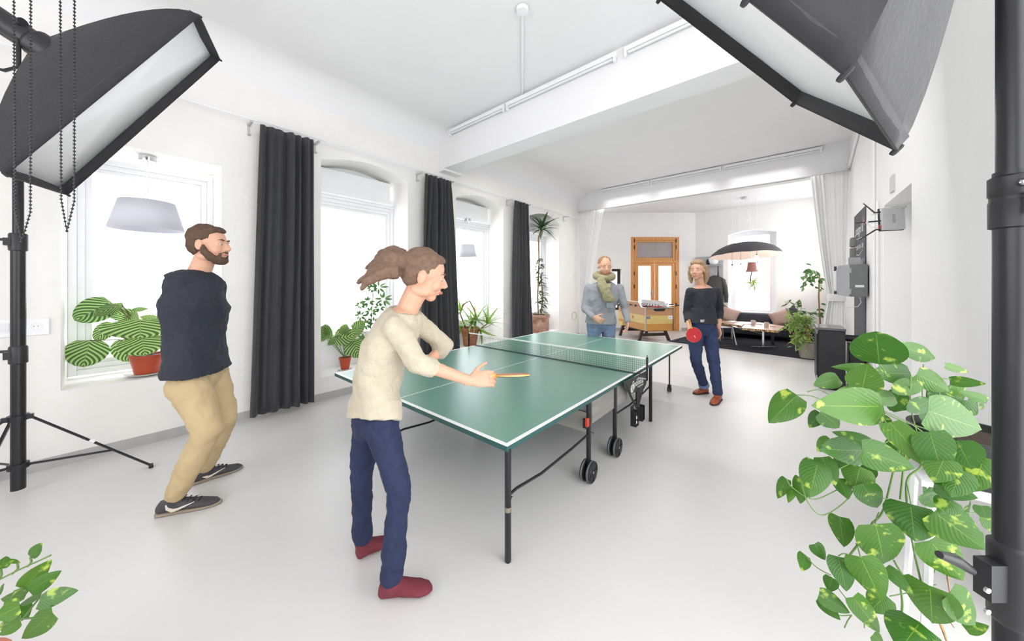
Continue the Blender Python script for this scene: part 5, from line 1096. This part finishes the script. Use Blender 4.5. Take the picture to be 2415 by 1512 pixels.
m_t,bo,top,at,R=person('person','man in navy top and khaki trousers in profile before the nearest window','' or j1,f1,UP,1.08,m1,'long',.008,1.08,hair1,'shoe',flare=1.1,hands={'R':(RT*.9+UP*-.3+FW*.3,-FW,.4,1),'L':(RT*.3-UP,-FW,.4,1)},hemz=-.015,chest=1.12,tleg=1.12)
b=B()
for s in(-1,1): b.tube([at(s*.071,.002,-.005),at(s*.064,.012,-.045),at(s*.05,.035,-.078),at(s*.024,.062,-.094),at(0,.07,-.097)],[.012,.022,.026,.027,.027],10); b.tube([at(s*.03,.078,-.05),at(s*.034,.072,-.07),at(s*.026,.07,-.085)],[.007,.011,.014],8)
b.ball(at(0,.05,-.1),V((.034,.034,.022))*1.08,8,R); b.ball(at(0,.085,-.047),V((.026,.012,.006))*1.08,8,R); h=obj('beard',b,BR1,bo); fabric(h,.005,.006,.02,2)
# --- woman close by, leaning right, ponytail
BR2=mat('hair_chestnut',rgb(112,88,72),.75,var=.2,vscale=50)
m2=dict(top=mat('oatmeal_knit',rgb(192,182,162),.95,var=.06,vscale=30,bump=.6,bscale=120),leg=mat('navy_denim',rgb(25,35,68),.8,var=.12,vscale=20),shoe=mat('maroon_sock',rgb(112,42,54),.9,var=.1,bump=.3,bscale=150),hair=BR2)
def hair2(b,at,R,k):
    caphair(b,at,R,k); b.ball(at(0,.03,.088),V((.06,.045,.024))*k,10,R); b.ball(at(0,-.11,.035),V((.05,.05,.05))*k,10,R); b.ball(at(0,-.16,.03),V((.045,.055,.045))*k,10,R)
    for i in range(7):
        x=(i-3)*.012; b.tube([at(x,-.12,.06-.012*i),at(x*1.6,-.18,.065-.018*i),at(x*2.4,-.225,.035-.02*i),at(x*2.4,-.235-.014*(i%3),.0-.022*i)],[.034*k,.03*k,.022*k,.007*k],8)
f2=(RT*.95+FW*.25-UP*.28); u2=UP+RT*.28
j2=dict(pelvis=P(884,985,1.6),waist=P(888,905,1.6),chest=P(915,820,1.61),neck=P(962,722,1.62),head=P(1002,650,1.63),hipR=P(898,1000,1.53),hipL=P(868,995,1.68),shR=P(930,765,1.5),shL=P(975,750,1.76),
 elR=P(985,855,1.47),wrR=P(1105,897,1.55),elL=P(1050,815,1.83),wrL=P(1000,862,1.72),knR=P(942,1150,1.49),anR=P(924,1368,1.5),knL=P(852,1130,1.68),anL=P(856,1270,1.73),heelR=Wz(896,1412),toeR=Wz(1020,1396),heelL=Wz(842,1322),toeL=Wz(922,1280))
person('person','woman in an oatmeal sweater, dark jeans and maroon socks leaning over the near table end','' or j2,f2,u2,1.06,m2,'long',.006,.93,hair2,'sock',cut=.62,scoop=1,hands={'R':(RT+FW*.2+UP*.05,-UP*.6+FW,.7,1),'L':(RT-FW*.3,-UP,.5,1)},hemz=.005,chest=.93,tleg=.84)
# shorten right sleeve look: skin forearm comes from the body mesh
RUB=mat('rubber_red',rgb(196,40,48),.6)
w=j2['wrR']; paddle(w+RT*.21+FW*.05+UP*.01,-RT-FW*.1,UP*.35+FW*.2-RT*.1+UP*.6,mat('rubber_faded',rgb(186,120,92),.6),'faded red paddle held out over the green table by the sweater woman')
# --- man behind the table, facing camera
BR3=mat('hair_ginger',rgb(150,112,84),.8,var=.2,vscale=60)
m3=dict(top=mat('grey_sweater',rgb(146,148,154),.9,var=.05,bump=.3,bscale=120),leg=mat('light_denim',rgb(112,130,158),.85,var=.1,vscale=15),shoe=DKW,hair=BR3)
d3_=5.27
def hair3(b,at,R,k): b.ball(at(0,-.022,.042),V((.078,.09,.08))*k,14,R)
j3=dict(pelvis=P(1417,757,d3_),waist=P(1418,735,d3_),chest=P(1422,705,d3_-.02),neck=P(1425,664,d3_-.06),head=P(1426,628,d3_-.14),hipR=P(1401,768,d3_),hipL=P(1434,768,d3_),shR=P(1389,677,d3_),shL=P(1460,677,d3_),
 elR=P(1379,727,d3_),wrR=P(1399,748,d3_-.25),elL=P(1474,730,d3_),wrL=P(1480,758,d3_-.15),knR=P(1400,820,d3_-.03),anR=P(1400,874,d3_+.02),knL=P(1438,820,d3_-.03),anL=P(1440,874,d3_+.02),heelR=Wz(1400,886)+FW*.05,toeR=Wz(1399,886)-FW*.22,heelL=Wz(1441,886)+FW*.05,toeL=Wz(1444,886)-FW*.2)
m_t,bo,top,at,R=person('person','man in a grey sweater and yellow scarf facing the camera behind the far table end','' or j3,-FW-UP*.25,UP-FW*.2,1.3,m3,'long',.011,1.32,hair3,'shoe',hands={'R':(RT*.8-UP*.4-FW*.2,FW+UP*.2,.5,1),'L':(-UP-RT*.1,-RT,.5,1)},hemz=.03,chest=1.05)
SCF=mat('mustard_scarf',rgb(150,143,112),.9,var=.2,vscale=18,bump=.4,bscale=80)
b=B(); nb=j3['neck']; ring=[nb+RT*(.125*math.cos(a))+FW*(.12*math.sin(a))+UP*(.085+.03*math.sin(a)) for a in [2*PI*i/14 for i in range(15)]]; b.tube(ring,.06,10,False)
b.loft([(P(x,y,d),RT*w_+UP*.0,-FW*.04) for x,y,w_,d in((1416,658,.06,d3_-.2),(1420,670,.075,d3_-.24),(1426,684,.085,d3_-.26),(1433,698,.09,d3_-.26),(1437,712,.09,d3_-.25))],12)
b.loft([(P(x,y,d),RT*w_,-FW*.03) for x,y,w_,d in((1438,668,.04,d3_-.2),(1430,682,.06,d3_-.25),(1424,692,.05,d3_-.25))],12)
s=obj('scarf',b,SCF,m_t); fabric(s,.012,.02,.05,3)
b=B()
for k in range(9): x=1431+k*1.8; b.tube([P(x,714,d3_-.21),P(x+.5,726,d3_-.19)],.006,5)
obj('scarf_fringe',b,mat('fringe_grey',rgb(176,182,186),.9),s)
b=B(); b.ball(at(0,.05,-.085),V((.04,.036,.034))*1.3,10,R)
for s_ in(-1,1): b.ball(at(s_*.04,.025,-.07),V((.024,.04,.034))*1.3,8,R)
h=obj('beard',b,BR3,bo); fabric(h,.008,.006,.02,2)
# --- woman at the right of the table
BR4=mat('hair_blonde_brown',rgb(150,122,94),.7,var=.2,vscale=50)
m4=dict(top=mat('black_jersey',rgb(38,40,48),.85,var=.1,bump=.1),leg=mat('indigo_denim',rgb(42,54,88),.85,var=.15,vscale=18),shoe=mat('tan_leather',rgb(150,72,40),.4,var=.15),sole=mat('dark_sole',rgb(54,40,36),.6),hair=BR4)
d4_=4.22
def hair4(b,at,R,k):
    caphair(b,at,R,k); b.ball(at(0,.02,.085),V((.07,.055,.03))*k,10,R)
    for s in(-1,1): b.tube([at(s*.07,-.02,.04),at(s*.084,-.03,-.03),at(s*.085,-.03,-.1),at(s*.075,-.02,-.16)],[.03*k,.034*k,.028*k,.01*k],10)
    b.tube([at(0,-.08,.02),at(0,-.09,-.06),at(0,-.08,-.14)],[.06*k,.06*k,.03*k],12)
f4=(-RT*.72-FW*.68-UP*.08)
j4=dict(pelvis=P(1654,768,d4_),waist=P(1656,738,d4_),chest=P(1657,706,d4_),neck=P(1656,671,d4_),head=P(1645,637,d4_-.04),hipR=P(1640,780,d4_-.0),hipL=P(1672,780,d4_+.02),shR=P(1629,686,d4_-.02),shL=P(1686,684,d4_+.04),
 elR=P(1620,737,d4_+.06),wrR=P(1627,777,d4_-.12),elL=P(1698,733,d4_+.12),wrL=P(1695,772,d4_+.0),knR=P(1641,850,d4_-.05),anR=P(1661,912,d4_+.1),knL=P(1684,855,d4_-.1),anL=P(1692,928,d4_-.2),heelR=Wz(1668,927),toeR=Wz(1636,930),heelL=Wz(1697,942),toeL=Wz(1680,957))
m_t,bo,top,at,R=person('person','woman in black top, rolled jeans and tan shoes right of the table','' or j4,f4,UP,1.08,m4,'mid',.009,1.02,hair4,'shoe',scoop=2,hands={'R':(-UP*.9-RT*.1-FW*.1,RT,.7,1),'L':(-UP,-RT,.4,1)},hemz=-.045,flare=1.0,chest=.95)
for s_ in'R':
    a,k=j4['an'+s_],j4['kn'+s_]; d=(k-a).normalized(); b=B(); b.tube([a+d*.015,a+d*.065],[.064,.062],18); obj('rolled_cuff',b,mat('cuff_denim',rgb(120,140,180),.85),m_t,label='paler turned-up cuff')
b=B(); c=j4['pelvis']+UP*.075-FW*.125-RT*.06; b.box(c,(.05,.012,.035),M((RT,FW,UP)).transposed()); obj('belt_buckle',b,CHROME,m_t,False,.004)
paddle(P(1636,790,d4_-.2),UP*.8-RT*.25,-FW*.95-RT*.2,RUB,'red paddle held low by the woman in black',1.15)
# ------------------------------------------------------------ light
w=bpy.data.worlds.new('sky'); SC.world=w; w.use_nodes=True; N=w.node_tree.nodes; L=w.node_tree.links
bg=N['Background']; bg.inputs[1].default_value=1.6; bg.inputs[0].default_value=(.97,.98,1,1)
# fill lamps added at the beams; only the far beam's front row has fixtures
def area(name,c,d,sx,sy,e,col=(1,1,1)):
    l=bpy.data.lights.new(name,'AREA'); l.shape='RECTANGLE'; l.size=sx; l.size_y=sy; l.energy=e; l.color=col; o=bpy.data.objects.new(name,l); COL.objects.link(o); o.location=c
    o.rotation_euler=V(d).to_track_quat('-Z','Y').to_euler(); o['kind']='structure'; return o
for x in(-3.1,-1.8,-.4):
    for (y,dy,e) in((7.93,-.5,3.6),(8.4,.6,4.2),(3.72,.6,5)):
        o=area('beam_fill',(x,y,3.68 if y>8.3 else 3.8),(0,dy,-1),1.1,.06,e,(1,.99,.98)); o.data.spread=math.radians(120)
SC.view_settings.view_transform='Standard'; SC.view_settings.look='None'; SC.view_settings.gamma=1; SC.view_settings.exposure=1.62
